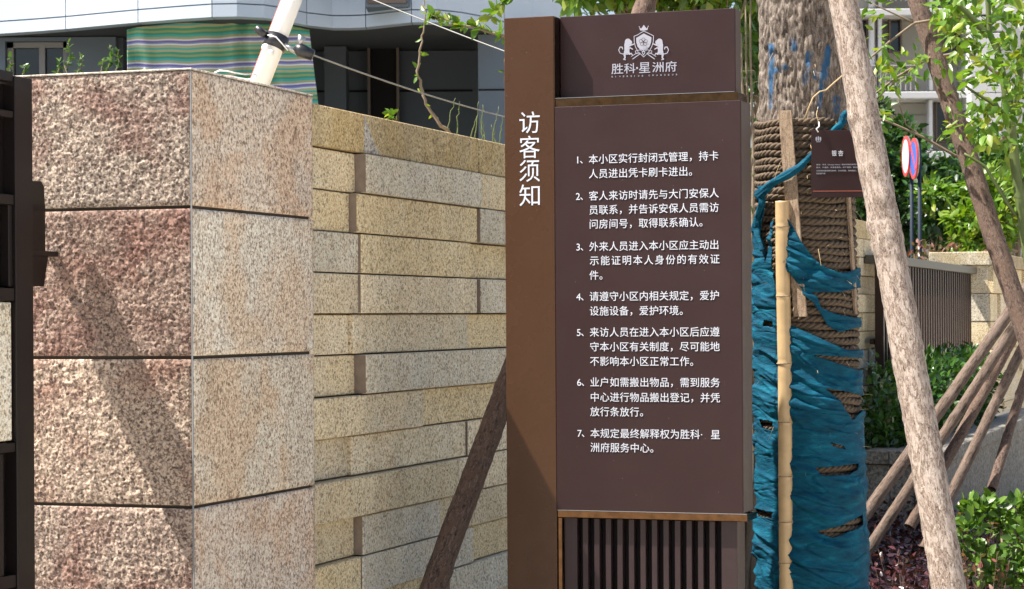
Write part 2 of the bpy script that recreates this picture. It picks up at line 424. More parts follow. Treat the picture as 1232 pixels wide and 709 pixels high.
def rough_slab(x0, x1, zl, zh, depth, amp, seed, step=.0034):
    nx = int((x1-x0)/step); nz = int((zh-zl)/step)
    V = np.zeros(((nx+1)*(nz+1), 3)); k = 0; o = Vector((seed*7.1, seed*3.3, 0))
    for i in range(nz+1):
        z = zl + (zh-zl)*i/nz
        for j in range(nx+1):
            x = x0 + (x1-x0)*j/nx; q = Vector((x, z, 0)) + o
            if amp > .002:
                qq = q + .006*noise.noise_vector(q*30); h = 0
                for sc_, wt_ in ((56, .9), (118, .55)):
                    pn = noise.voronoi(qq*sc_)[1][0]; rv = noise.random_unit_vector; df = qq*sc_ - pn
                    h += wt_*(noise.cell(pn*3.7+Vector((.5,.5,.5)))*.5 + df.dot(noise.cell_vector(pn*5.1)) * 1.5)
                h += .5*noise.noise(q*170) + .45*noise.noise(q*12)
            else: h = .8*noise.noise(q*48) + .9*noise.noise(q*100) + .3*noise.noise(q*190) + .5*noise.noise(q*11)
            h = max(-1.6, min(1.6, h))
            e = min(x-x0, x1-x, z-zl, zh-z); fall = min(1, e/.012)
            V[k] = (x, -amp*(h*fall) + (1-fall)*.003, z); k += 1
    idx = np.arange((nx+1)*(nz+1)).reshape(nz+1, nx+1)
    F = np.stack([idx[:-1,:-1], idx[:-1,1:], idx[1:,1:], idx[1:,:-1]], -1).reshape(-1, 4)
    # side skirt
    loop = list(idx[0, :]) + list(idx[1:, -1]) + list(idx[-1, -2::-1]) + list(idx[-2:0:-1, 0])
    n0 = len(V); B = V[loop].copy(); B[:, 1] = depth; V = np.vstack([V, B]); m = len(loop)
    sk = [(loop[i], n0+i, n0+(i+1) % m, loop[(i+1) % m]) for i in range(m)]
    return V, np.vstack([F, np.array(sk)])
for i, (a, b) in enumerate(rows):
    if i < 4:
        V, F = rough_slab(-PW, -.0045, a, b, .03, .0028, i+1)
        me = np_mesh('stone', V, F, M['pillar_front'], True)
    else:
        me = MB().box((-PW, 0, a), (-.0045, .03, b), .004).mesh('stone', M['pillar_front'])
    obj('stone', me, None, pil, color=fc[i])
    if i < 4:                                       # flamed side face, same builder, softer
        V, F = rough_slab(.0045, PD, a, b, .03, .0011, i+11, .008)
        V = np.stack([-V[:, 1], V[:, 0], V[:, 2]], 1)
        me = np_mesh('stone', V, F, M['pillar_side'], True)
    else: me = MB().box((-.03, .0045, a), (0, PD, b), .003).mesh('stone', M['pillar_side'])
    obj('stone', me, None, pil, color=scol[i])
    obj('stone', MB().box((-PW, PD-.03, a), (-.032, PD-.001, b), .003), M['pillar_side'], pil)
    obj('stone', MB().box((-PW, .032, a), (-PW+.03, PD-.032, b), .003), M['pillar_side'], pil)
obj('grout', MB().box((-.0043, .0008, 0), (-.0008, .0043, zt)), M['grout'], pil)
cp = MB().box((-PW-.001, -.002, zt+.002), (.002, PD, zt+.007), .002)
obj('cap_slab', cp, M['cap'], pil)

# ============================================================ BOUNDARY WALL
PWL = off(P0, t=-.05)
WF = Frame(PWL, math.pi/2 - TH)                     # local x = D, y = -T (into the wall)
def ws(x, y): return WF.at(x, y).x
ztw = WF.at(387, 128).z; RH = (WF.at(387, 128).z - WF.at(387, 679).z) / 11
WEND = ws(1056, 375)
wall = thing('boundary_wall', 'long boundary wall of stacked tan and grey granite blocks running away behind the sign', 'wall', PWL, math.pi/2 - TH)
obj('core', MB().box((PD, .02, 0), (WEND-.02, .24, ztw-.02)), M['joint_dark'], wall)
TAN, GREY, YEL, PALE = (1,.93,.80), (.90,.91,.93), (1.02,.925,.73), (1.02,.97,.89)
# visible stretch read from the photo: joints (photo x), projection, tint
S = {0: [(433, .0, None), (571, .0, None)],
     1: [(427, 0, TAN), (568, .026, GREY), (650, .022, TAN)],
     2: [(420, 0, YEL), (558, .012, YEL), (566, None, None), (650, .026, GREY)],
     3: [(425, .008, GREY), (558, .012, YEL), (650, .002, YEL)],
     4: [(425, .008, PALE), (558, .012, PALE), (566, None, None), (650, .026, GREY)],
     5: [(419, 0, PALE), (558, .007, PALE), (650, .004, YEL)],
     6: [(419, 0, TAN), (427, None, None), (650, .026, GREY)],
     7: [(424, .014, TAN), (499, .014, PALE), (650, .004, YEL)],
     8: [(418, 0, PALE), (556, .006, PALE), (650, .010, PALE)],
     9: [(540, .018, TAN), (650, .012, PALE)],
     10: [(420, 0, TAN), (426, None, None), (520, .020, GREY), (650, .010, TAN)],
     11: [(425, .012, YEL), (560, .014, GREY), (650, .004, YEL)],
     12: [(430, .0, TAN), (530, .003, YEL), (650, .024, GREY)]}
nrow = int(ztw / RH) + 1
rn = random.Random(5)
for r in range(nrow):
    zh = ztw - r*RH; zl = max(0.001, zh - RH)
    if zh < .03: break
    ym = 375 - (zh - RH/2 - 1.5) * FPX / 7.6
    x = PD + .002; lst = []
    for (xe, pr, tint) in S.get(r, []):
        e = ws(xe, ym)
        if pr is None: lst[-1][1] = e - .003; x = e; continue
        lst.append([x, e, pr, tint]); x = e
    cyc = rn.randint(0, 3)
    while x < WEND - .25:
        L = rn.choice((.36, .52, .62, .95, .62)) if r else .62
        e = min(WEND, x + L)
        if WEND - e < .3: e = WEND
        lst.append([x, e, rn.choice((0, .004, .010, .013, .026)) if r else 0, rn.choice((TAN, YEL, PALE, GREY, TAN))]); x = e
    for (a, e, pr, tint) in lst:
        if r == 0:
            obj('coping_stone', MB().box((a+.0018, -.016, zl+.003), (e-.0018, .27, zh), .0035), M['coping'], wall, color=(rn.uniform(.92, 1.08),)*3)
        else:
            pr = pr if pr >= .02 else pr*1.5
            if pr >= .02 or (pr >= .015 and a < 4): obj('shaded_end', MB().box((a-.0008, -pr*1.5+.002, zl+.004), (a+.0012, .03, zh-.004)), M['stain_shade'], wall)  # brown slab: shade and weathering coloured onto near ends of projecting stones
            obj('stone', MB().box((a+.0024, -pr*1.5-.001, zl+.0024), (e-.0024, .045, zh-.0022), .003), M['wall_stone'], wall,
                color=tuple(c*rn.choice((.94,.98,1.0,1.04,1.07)) for c in tint) if False else tuple(c*k_ for k_ in (rn.choice((.88,.95,1.0,1.05,1.10)),) for c in tint))
obj('mortar_patch', MB().prism([(ws(433,150)-.004, ztw-.003), (ws(436,150), ztw-.03), (ws(446,165), ztw-.10), (ws(452,170), ztw-.123), (ws(433,150)-.004, ztw-.123)], -.0185, -.012), M['cap'], wall)
obj('end_face', MB().box((WEND-.02, .0, 0), (WEND, .26, ztw-.13)), M['planter'], wall)

# ============================================================ SIGN
r0 = P(892, 375, 6.65); wS = .730
S0 = Vector((r0.x, r0.y, 0)) - T*wS
SF = Frame(S0, -TH)
sign = thing('notice_sign', 'tall plum brown visitor notice board with white Chinese text and bronze trim', 'sign', S0, -TH)
xc = SF.at(668, 300).x; xr = SF.at(892, 300).x; ztop = SF.at(640, 20.5).z
xl = SF.at(608, 300).x
REC = .057
zu0 = SF.at(700, 119.5, REC).z                    # bottom of the upper panel
zm1 = SF.at(700, 128.5, 0).z; zm0 = SF.at(700, 614, 0).z
obj('column', MB().box((xl, 0, 0), (xc-.0008, .125, ztop), .0015), M['sign_column'], sign)
obj('column_edge', MB().box((xc-.0006, .002, zm1+.002), (xc+.0012, .056, ztop-.001)), M['gold'], sign)
xu1 = SF.at(884.5, 60, REC).x
up = obj('crest_panel', MB().box((xc+.0016, REC, zu0+.001), (xu1, .123, ztop+.0035), .0012), M['sign_panel'], sign)
obj('crest_panel_edge', MB().box((xu1+.0002, REC+.002, zu0+.002), (xu1+.0016, .122, ztop+.002)), M['sign_side'], sign)
obj('trim_strip', MB().box((xc+.001, .006, zm1+.0022), (xu1+.02, .125, zu0-.0005), .001), M['gold'], sign)
obj('trim_lip', MB().box((xc+.0016, .004, zu0-.0003), (xu1+.008, REC-.001, zu0+.0009)), M['steel'], sign)
mp = obj('text_panel', MB().box((xc, 0.0005, zm0), (xr, .124, zm1+.002), .0012), M['sign_panel'], sign)
obj('text_panel_edge', MB().box((xr+.0002, .003, zm0+.002), (xr+.0016, .122, zm1)), M['sign_side'], sign)
obj('trim_strip', MB().box((xc+.002, .001, zm0-.023), (xr+.012, .13, zm0-.002), .001), M['gold'], sign)
obj('trim_lip', MB().box((xc+.002, -.001, zm0-.0018), (xr+.010, .01, zm0-.0003)), M['steel'], sign)
obj('trim_strip', MB().box((xc+.003, .004, 0), (xc+.014, .05, zm0-.024), .001), M['gold'], sign)
xs0 = SF.at(681, 650, .03).x; xs1 = SF.at(887, 650, .03).x
obj('backing', MB().box((xc+.014, .062, 0), (xs1-.002, .12, zm0-.024)), M['slot'], sign)
obj('stile', MB().box((xs0-.003, .025, 0), (SF.at(695, 650, .03).x, .06, zm0-.026)), M['slat'], sign)
obj('stile', MB().box((SF.at(868.5, 650, .03).x, .025, 0), (xs1, .06, zm0-.026)), M['slat'], sign)
obj('lower_side', MB().box((xs1+.0002, .026, 0), (xs1+.0016, .121, zm0-.026)), M['sign_side'], sign)
sm = MB().box((0, .025, 0), (.0165, .06, zm0-.026), .001).mesh('slat', M['slat'])
for i in range(12):
    xa = SF.at(701.5 + i*13.85, 650, .03).x
    obj('slat', sm, None, sign, loc=(xa, 0, 0))
obj('base_plinth', MB().box((xl-.02, -.02, 0), (xr+.03, .17, .03), .003), M['slot'], sign)

def textmesh(s, size, offset=0.0, spacing=1.0, ext=.0004, name='lettering', mat='letter'):
    c = bpy.data.curves.new('tmp', 'FONT'); c.body = s; c.size = size; c.offset = 0; c.extrude = ext
    c.space_character = spacing; c.resolution_u = 3; c.fill_mode = 'BOTH'
    o = bpy.data.objects.new('tmp', c); SC.collection.objects.link(o)
    dg = bpy.context.evaluated_depsgraph_get(); me = bpy.data.meshes.new_from_object(o.evaluated_get(dg))
    bpy.data.objects.remove(o); bpy.data.curves.remove(c)
    n = len(me.vertices); co = np.zeros(n*3, 'f4'); me.vertices.foreach_get('co', co); co = co.reshape(-1, 3)
    if offset:                                       # heavier stroke: the same outline laid down four times, a hair apart
        import bmesh
        b_ = bmesh.new(); src = me.copy()
        for i_, (ox, oz) in enumerate(((-1,-1),(1,-1),(1,1),(-1,1))):
            t2 = src.copy(); c2 = co.copy(); c2[:, 0] += ox*offset*.8; c2[:, 1] += oz*offset*.8; c2[:, 2] += i_*.00004
            t2.vertices.foreach_set('co', c2.ravel()); b_.from_mesh(t2); bpy.data.meshes.remove(t2)
        b_.to_mesh(me); b_.free(); bpy.data.meshes.remove(src)
        n = len(me.vertices); co = np.zeros(n*3, 'f4'); me.vertices.foreach_get('co', co); co = co.reshape(-1, 3)
    me.materials.clear(); me.materials.append(M[mat]); me.name = name
    return me, co
def fit(me, co, x0, x1, z0, z1, y):                # flat text -> upright rectangle in the sign's frame
    a = co.min(0); b = co.max(0)
    out = np.empty_like(co)
    out[:, 0] = x0 + (co[:, 0]-a[0]) / max(b[0]-a[0], 1e-6) * (x1-x0)
    out[:, 2] = z0 + (co[:, 1]-a[1]) / max(b[1]-a[1], 1e-6) * (z1-z0)
    out[:, 1] = y - (co[:, 2] - a[2])
    me.vertices.foreach_set('co', out.ravel()); me.update(); return me
# body text: photo x of first character, photo y centre at left, characters
LN = [('1、', '本小区实行封闭式管理，持卡', 192, 865), (None, '人员进出凭卡刷卡进出。', 209.5, None),
      ('2、', '客人来访时请先与大门安保人', 236, 865), (None, '员联系，并告诉安保人员需访', 253, 865), (None, '问房间号，取得联系确认。', 270, None),
      ('3、', '外来人员进入本小区应主动出', 297, 865), (None, '示能证明本人身份的有效证', 314, 866), (None, '件。', 331.5, None),
      ('4、', '请遵守小区内相关规定，爱护', 357, 866), (None, '设施设备，爱护环境。', 374.5, None),
      ('5、', '来访人员在进入本小区后应遵', 400, 866), (None, '守本小区有关制度，尽可能地', 417.5, 866), (None, '不影响本小区正常工作。', 435, None),
      ('6、', '业户如需搬出物品，需到服务', 460, 867), (None, '中心进行物品搬出登记，并凭', 478, 867), (None, '放行条放行。', 495.5, None),
      ('7、', '本规定最终解释权为胜科·星', 521.5, 867), (None, '洲府服务中心。', 538.5, None)]
xa = SF.at(709, 350).x
pitch0 = (SF.at(866, 350).x - xa) / 13
mpx = (SF.at(866, 350).x - xa) / 157                # metres per photo pixel on the panel
for no, s, yc, xe in LN:
    zc = SF.at(712, yc).z; n = len(s); step = pitch0
    if n == 12 and xe: step = (SF.at(866, 350).x - xa - pitch0) / 11
    mb_v, mb_f = [], []
    sz = pitch0*.985
    def glyph(ch, cx, cz, size, bold):
        me, co = textmesh(ch, 1.0, bold)
        out = np.empty_like(co)
        out[:, 0] = cx + (co[:, 0]-.5)*size; out[:, 2] = cz + (co[:, 1]-.36)*size; out[:, 1] = -.0004 - (co[:, 2]+.0004)
        me.vertices.foreach_set('co', out.ravel()); me.update(); return me
    import bmesh
    bm = bmesh.new()
    for i, ch in enumerate(s):
        cx = xa + step*(i+.5)
        if ch == '·': cx += 0
        t = glyph(ch, cx, zc, sz, .0015); bm.from_mesh(t); bpy.data.meshes.remove(t)
    if no:
        t = glyph(no[0], xa - mpx*10.2, zc, sz*.98, .003); 
        bm.from_mesh(t); bpy.data.meshes.remove(t)
        t = glyph(no[1], xa - mpx*5.4, zc, sz*.9, .003); bm.from_mesh(t); bpy.data.meshes.remove(t)
    me = bpy.data.meshes.new('lettering'); bm.to_mesh(me); bm.free(); me.materials.append(M['letter'])
    obj('lettering', me, None, mp)
col_part = [c for c in sign.children if c.name.startswith('column')][0]
for ch, y0, y1 in (('访', 134.5, 160.5), ('客', 163.5, 190.5), ('须', 192.5, 219), ('知', 222, 248)):
    me, co = textmesh(ch, 1.0, 0)
    a = SF.at(625, (y0+y1)/2); b = SF.at(649.5, (y0+y1)/2)
    fit(me, co, a.x, b.x, SF.at(637, y1).z, SF.at(637, y0).z, -.0004)
    obj('lettering', me, None, col_part)
# crest and logo on the upper panel: coordinates read from an enlarged crop of the photo
def lg(cx, cy): q = SF.at(700 + cx/7.0875, 10 + cy/7.0875, REC); return q.x, q.z
class Ink:
    def __init__(s): s.v = []; s.f = []; s.k = 0
    def poly(s, pts, lift=0):
        s.k += 1; y = REC - .0006 - s.k*.00002 - lift; n = len(s.v)
        q = [lg(*p) for p in pts]
        ar = sum(q[i][0]*q[(i+1) % len(q)][1]-q[(i+1) % len(q)][0]*q[i][1] for i in range(len(q)))
        if ar < 0: q = q[::-1]
        s.v += [(x, y, z) for x, z in q]; s.f.append(list(range(n, n+len(q))))
    def disc(s, x, y, r, ry=None): s.poly([(x+r*math.cos(a*math.pi/8), y+(ry or r)*math.sin(a*math.pi/8)) for a in range(16)])
    def stroke(s, pts, w):
        if not hasattr(w, '__len__'): w = [w]*len(pts)
        for i in range(len(pts)-1):
            (x0, y0), (x1, y1) = pts[i], pts[i+1]; L = math.hypot(x1-x0, y1-y0) or 1; nx, ny = -(y1-y0)/L, (x1-x0)/L
            s.poly([(x0+nx*w[i]/2, y0+ny*w[i]/2), (x1+nx*w[i+1]/2, y1+ny*w[i+1]/2), (x1-nx*w[i+1]/2, y1-ny*w[i+1]/2), (x0-nx*w[i]/2, y0-ny*w[i]/2)])
        for (x, y), ww in zip(pts, w): s.disc(x, y, ww/2)
    def done(s, name, mat, parent):
        m = MB(); m.v = s.v; m.f = s.f; return obj(name, m, mat, parent)
ik = Ink()
ik.poly([(498,190),(489,160),(506,176),(529,143),(552,174),(568,153),(560,186),(529,192)])
ik.disc(529, 150, 5); ik.disc(490, 158, 4); ik.disc(567, 154, 4)
shield = [(529,196),(500,212),(476,228),(446,240),(448,290),(458,330),(480,372),(529,416),(576,368),(598,326),(610,286),(612,236),(584,222),(556,208)]
ik.stroke(shield + shield[:1], 6)
inner = [(529,216),(505,230),(480,246),(464,254),(466,292),(476,328),(496,352),(529,360),(560,350),(582,322),(592,288),(595,250),(578,240),(552,228)]
ik.poly(inner)
for q in (-1, 1):
    m_ = lambda x: 529 + q*(x-529)
    hx = m_(664); 
    ik.stroke([(m_(664),286),(m_(676),312),(m_(672),350),(m_(672),378)], [52, 38, 44, 40]); ik.disc(m_(650), 292, 22, 20)
    ik.stroke([(m_(668),330),(m_(640),316),(m_(612),306)], [16, 13, 9]); ik.stroke([(m_(668),350),(m_(645),338),(m_(624),350)], [15, 10, 8])
    ik.stroke([(m_(680),372),(m_(692),400),(m_(688),424),(m_(700),436),(m_(684),440)], [34, 18, 12, 9, 8])
    ik.stroke([(m_(664),372),(m_(650),392),(m_(634),386),(m_(626),400)], [28, 14, 9, 7])
    ik.stroke([(m_(684),386),(m_(706),392),(m_(730),384),(m_(742),358),(m_(730),332),(m_(712),334),(m_(708),350)], [10, 7, 6, 7, 8, 9, 7])
    ik.stroke([(m_(529),372),(m_(560),356),(m_(600),366),(m_(596),388),(m_(560),384)], 5)
    ik.stroke([(m_(560),390),(m_(622),434)], 7); ik.stroke([(m_(582),380),(m_(634),412)], 5)
ik.stroke([(517,378),(529,362),(541,378),(529,400),(517,378)], 6)
ik.done('crest', M['letter_grey'], up)
ik2 = Ink(); ik2.k = 200
for a in range(5):
    g_ = a*2*math.pi/5 - math.pi/2; cx, cy = 529+20*math.cos(g_), 290+20*math.sin(g_)
    ik2.stroke([(cx+15*math.cos(b*math.pi/6), cy+15*math.sin(b*math.pi/6)) for b in range(13)], 3)
ik2.disc(529, 290, 6); ik2.done('crest_flower', M['sign_panel'], up)
for s, a, b, y0, y1, bo in (('胜', 254, 354, 472, 562, .007), ('科', 362, 458, 470, 556, .007), ('·', 464, 480, 502, 520, .02), ('星', 488, 584, 462, 552, .007), ('洲', 602, 698, 460, 546, .007), ('府', 712, 810, 452, 542, .007)):
    me, co = textmesh(s, 1.0, bo); qa = lg(a, (y0+y1)/2); qb = lg(b, (y0+y1)/2)
    fit(me, co, qa[0], qb[0], lg((a+b)/2, y1)[1], lg((a+b)/2, y0)[1], REC-.0004); me.materials[0] = M['letter_grey']
    obj('lettering', me, None, up)
for s, a, b, y in (('RIVERSIDE', 256, 524, 585), ('GRANDEUR', 570, 814, 574)):
    for i, ch in enumerate(s):
        me, co = textmesh(ch, 1.0, .01); f0 = a + (b-a)*i/(len(s)-1)*.96; wd = 3 if ch == 'I' else 11
        yy = y - (f0-a)*.03
        qa = lg(f0, yy); qb = lg(f0+wd, yy); fit(me, co, qa[0], qb[0], lg(f0, yy+7)[1], lg(f0, yy-7)[1], REC-.0004)
        me.materials[0] = M['letter_grey']; obj('lettering', me, None, up)

# ============================================================ GATE LEAF AND ITS HINGE BRACKET
hx = PF.at(66, 300).x                               # hinge line on the pillar face
ARM = .30
GO = PF.m @ Vector((PF.at(66, 300).x, -.27, 0))
q = ray(40, 300)                                    # leaf plane through photo x = 40 at .27 before the face
gp = hit(PF.m @ Vector((0, -.27, 0)), D, 40, 300); gp.z = 0
gate = thing('gate_leaf', 'dark bronze metal gate leaf standing open in front of the granite pillar', 'gate', gp, -math.pi/2 - TH)
GF = Frame(gp, -math.pi/2 - TH)                     # local x = -D (towards the viewer), local y = T?
sgn = -1 if (GF.m.to_3x3() @ Vector((0, 1, 0))).dot(T) > 0 else 1
def gbox(x0, x1, z0, z1, n0=0.0, n1=.05, bev=.0015):  # n = depth behind the seen face
    a, b = (sgn*n0, sgn*n1) if sgn > 0 else (-n1, -n0)
    if sgn < 0: a, b = -n1, -n0
    return MB().box((x0, a, z0), (x1, b, z1), bev)
def gz(y, x=20): return GF.at(x, y).z
def gx(x): return GF.at(x, 300).x
zg = GF.at(38, 95).z
LEN = 1.1
obj('end_post', gbox(0, gx(19), .03, zg), M['gate'], gate)
obj('end_post', gbox(LEN-.07, LEN, .03, zg), M['gate'], gate)
x0 = gx(19)+.0005; x1 = LEN-.0705
for (ya, yb) in ((84.5, 97), (132, 141), (233, 246), (346, 362), (533, 545), (693, 709)):
    obj('rail', gbox(x0, x1, gz(yb, 10), gz(ya, 10)-.001, .004, .046), M['gate'], gate)
zl_ = gz(700, 10)
obj('rail', gbox(x0, x1, .06, .12, .004, .046), M['gate'], gate)
obj('back_sheet', gbox(x0, x1, .12, zg-.02, .034, .040, 0), M['gate'], gate)
obj('inner_frame', gbox(x0, x0+.02, gz(345), gz(247), .008, .033), M['gate'], gate)
obj('stone_panel', gbox(gx(17.5), x1-.02, gz(531, 10), gz(363.5, 10), .010, .032, .003), M['wall_stone'], gate, color=(1.15,1.18,1.25))
for i in range(6):
    obj('baluster', gbox(x0+.045+.16*i, x0+.07+.16*i, .125, gz(546, 10), .012, .03), M['gate'], gate)
br = thing('hinge_bracket', 'dark steel hinge bracket fixed to the left face of the granite pillar', 'bracket', PF.m @ Vector((hx, 0, 0)), -TH)
zb = lambda y: PF.at(66, y).z
obj('hinge_plate', MB().prism([(-.075, zb(220)), (-.20, zb(222)), (-.245, zb(222)), (-.245, zb(345)), (-.12, zb(345)), (-.066, zb(342)), (-.055, zb(310)), (-.055, zb(250)), (-.06, zb(226))][::-1], -.009, .003, 'x'), M['gate'], br)
obj('foot_plate', MB().box((-.022, -.245, zb(309)), (.010, .0, zb(303)), .001), M['gate'], br)
obj('gusset', MB().prism([(-.038, zb(309)), (-.062, zb(345)), (-.2, zb(345)), (-.2, zb(309))][::-1], -.006, .002, 'x'), M['gate'], br)

# ============================================================ PIPE, CLAMPS AND CABLES
pp = min((PF.m @ Vector((-.182, .60+.01*i, zt+.008)) for i in range(19)), key=lambda p_: abs(to_px(p_)[0]-309))
a = pp; b = P(359, -20, pp.y+.08); dr = (b-a).normalized()
pole = thing('pipe_pole', 'slanted white plastic pipe standing on top of the granite pillar', 'pole', a)
qc = min((a+dr*k*.005 for k in range(120)), key=lambda p_: abs(to_px(p_)[1]-52))
obj('pipe', MB().tube([Vector((0,0,.001)), dr*.55], .0300, 24), M['pvc'], pole, True)
left = dr.cross(Vector((0, 1, 0))).normalized(); left = left if left.x < 0 else -left
obj('red_stripe', MB().tube([left*.0297+Vector((0,-.003,0)), left*.0297+dr*.55+Vector((0,-.003,0))], .0028, 6), M['red_stripe'], pole)
cl = thing('cable_clamp', 'black plastic cable clamps strapped around the white pipe', 'clamp', qc)
cc = cl.location.copy(); ctr = Vector((0,0,0))
side = Vector((dr.z, 0, -dr.x))
obj('collar', MB().tube([ctr-dr*.022, ctr+dr*.022], .036, 16), M['black_plastic'], cl, True)
obj('ear', MB().tube([ctr-side*.03+Vector((0,-.02,.01)), ctr-side*.062+Vector((0,-.02,.022))], .012, 8), M['black_plastic'], cl, True)
obj('clamp_arm', MB().tube([ctr+side*.03+Vector((0,-.02,0)), ctr+side*.075+Vector((0,-.02,-.01))], [.008,.008], 8), M['steel'], cl, True)
obj('insulator', MB().tube([ctr+side*.068+Vector((0,-.02,.008)), ctr+side*.085+Vector((0,-.02,.0)), ctr+side*.125+Vector((0,-.02,-.002))], [.014,.022,.017], 12), M['black_plastic'], cl, True)
obj('wing_nut', MB().tube([ctr+side*.078+Vector((0,-.025,.01)), ctr+side*.09+Vector((0,-.025,.045))], [.004,.014], 8), M['steel'], cl, True)
obj('knob', MB().tube([ctr-side*.028+Vector((0,-.04,-.03)), ctr-side*.028+Vector((0,-.05,-.03))], .012, 10), M['white_plastic'], cl, True)
obj('knob', MB().tube([ctr-side*.012+Vector((0,-.04,-.04)), ctr-side*.012+Vector((0,-.05,-.04))], .010, 10), M['white_plastic'], cl, True)
obj('strap_wire', MB().tube([ctr+Vector((-.02,-.037,.018)), ctr+Vector((.005,-.04,.012)), ctr+Vector((.025,-.038,-.01)), ctr+Vector((.04,-.03,-.028))], .0022, 6), M['white_plastic'], cl, True)
def cable(p0, p1, sag, label, r=.0028):
    n = 24; p0, p1 = Vector(p0), Vector(p1)
    m = MB().tube([p0.lerp(p1, i/n) + Vector((0, 0, -sag*4*(i/n)*(1-i/n))) - p0 for i in range(n+1)], r, 6)
    tag(obj('cable', m, M['wire'], smooth=True, loc=p0), label, 'cable', 'cables strung over the wall')
c0 = cc + ctr + side*.12 + Vector((0, -.02, 0)); dirc = (P(606, 131, 8.6) - c0)
cable(c0, c0 + dirc*1.7, .03, 'thin pale cable running down right from the clamp on the white pipe', .0026)
c1 = P(430, -8, 10.0); c2 = P(607, 56, 9.4); cable(c1, c1 + (c2-c1)*2.2, .02, 'thin pale cable crossing above the wall behind the leafy sprigs', .0026)
lp = [PF.m @ Vector((-.03+.05*math.cos(t), .33+.09*math.sin(t), zt+.021+.004*math.sin(3*t))) for t in [i*.42 for i in range(16)]]
tag(obj('wire_loop', MB().tube([p-lp[0] for p in lp], .0022, 6), M['white_plastic'], smooth=True, loc=lp[0]), 'thin white wire loop lying around the foot of the pipe', 'wire')

# ============================================================ WRAPPED TREE
TY = 7.25
def tx(y):                                          # photo centre line and radius of the trunk
    return 968 + (y-60)*.0105, 52.5 + max(0, y-140)*.0
mpp = TY / FPX
def tc(z):
    y = 381 - (z-1.5)/mpp; c = P(966.5 + (y-60)*.0145, 375, TY); return Vector((c.x, TY, z))
tree = thing('ginkgo_tree', 'thick rough barked tree trunk with blue paint marks behind the main slanted prop', 'tree', (tc(0).x, TY, 0))
TO = Vector((tc(0).x, TY, 0))
nz, na = 520, 220; zs = np.concatenate([np.linspace(0, 1.9, 60), np.linspace(1.9, 3.3, nz-60)]); V = np.zeros((nz, na, 3)); paint = np.zeros((nz, na))
strokes = [((927, 55), (928, 130)), ((928, 85), (940, 84)), ((955, 48), (956, 60)), ((974, 66), (968, 100)), ((981, 88), (981, 92)), ((996, 60), (992, 92)), ((992, 92), (986, 130)), ((943, 80), (946, 82)), ((1006, 118), (1008, 134))]
for i, z in enumerate(zs):
    c = tc(z); r0_ = .138 - .008*(z-1.5)*.5
    for j in range(na):
        a_ = 2*math.pi*j/na; ca_, sa_ = math.cos(a_), math.sin(a_)
        q_ = Vector((ca_*.133*9, sa_*.133*9, z*2.6))
        h = .8*abs(noise.noise(q_*4.2)) + .7*abs(noise.noise(q_*9+Vector((3,1,2)))) + .4*noise.noise(q_*14)
        h2 = noise.noise(Vector((ca_*1.1, sa_*1.1, z*1.3)))
        r_ = r0_ + .015*(h-.35) + .006*h2
        V[i, j] = (c.x + ca_*r_ - TO.x, sa_*r_, z)
        if sa_ < .1 and z > 2.1:
            X, Y_ = to_px(Vector((c.x+ca_*r_, TY+sa_*r_, z)))
            X += 5*noise.noise(q_*3); Y_ += 5*noise.noise(q_*3+Vector((9,0,0)))
            for (ax, ay), (bx, by) in strokes:
                L2 = (bx-ax)**2+(by-ay)**2 or 1; t_ = max(0, min(1, ((X-ax)*(bx-ax)+(Y_-ay)*(by-ay))/L2))
                dd = math.hypot(X-ax-t_*(bx-ax), Y_-ay-t_*(by-ay))
                if dd < 4.6: paint[i, j] = max(paint[i, j], min(1, (4.6-dd)/2.4)*(.92 if noise.noise(q_*7)+.8*h > .12 else .3))
idx = np.arange(nz*na).reshape(nz, na)
F = np.stack([idx[:-1], np.roll(idx, -1, 1)[:-1], np.roll(idx, -1, 1)[1:], idx[1:]], -1).reshape(-1, 4)
me = np_mesh('trunk', V.reshape(-1, 3), F, M['tree_bark'], True)
at = me.attributes.new('paint', 'FLOAT', 'POINT'); at.data.foreach_set('value', paint.ravel().astype('f4'))
obj('trunk', me, None, tree)
# limbs and crown stand above the picture and throw broken shade
LT = tc(3.25) - TO
limbs = []
for i, (dx, dy, dz) in enumerate(((.5,.3,1.6), (-.5,.5,1.7), (.1,.9,1.9), (.9,-.1,1.3), (.15,.2,2.4))):
    limbs.append(twig_path(LT, LT + Vector((dx, dy, dz)), 8, .06, 40+i))
lm = MB()
for pa in limbs: lm.tube(pa, [.06*(1-.8*k/8) for k in range(9)], 8)
obj('limb', lm, M['tree_bark'], tree, True)
cen = []
for pa in limbs:
    for k in (4, 6, 8): cen.append((*(pa[k]+Vector((random.uniform(-.3,.3), random.uniform(-.2,.3), .1))), random.uniform(.7, 1.1)))
ps, ds, ss = blob_leaves(cen, 260, .075, (.42, .42, .3))
obj('crown', leaves_mesh('crown', ps, ds, ss, M['leaf_mid']), None, tree)

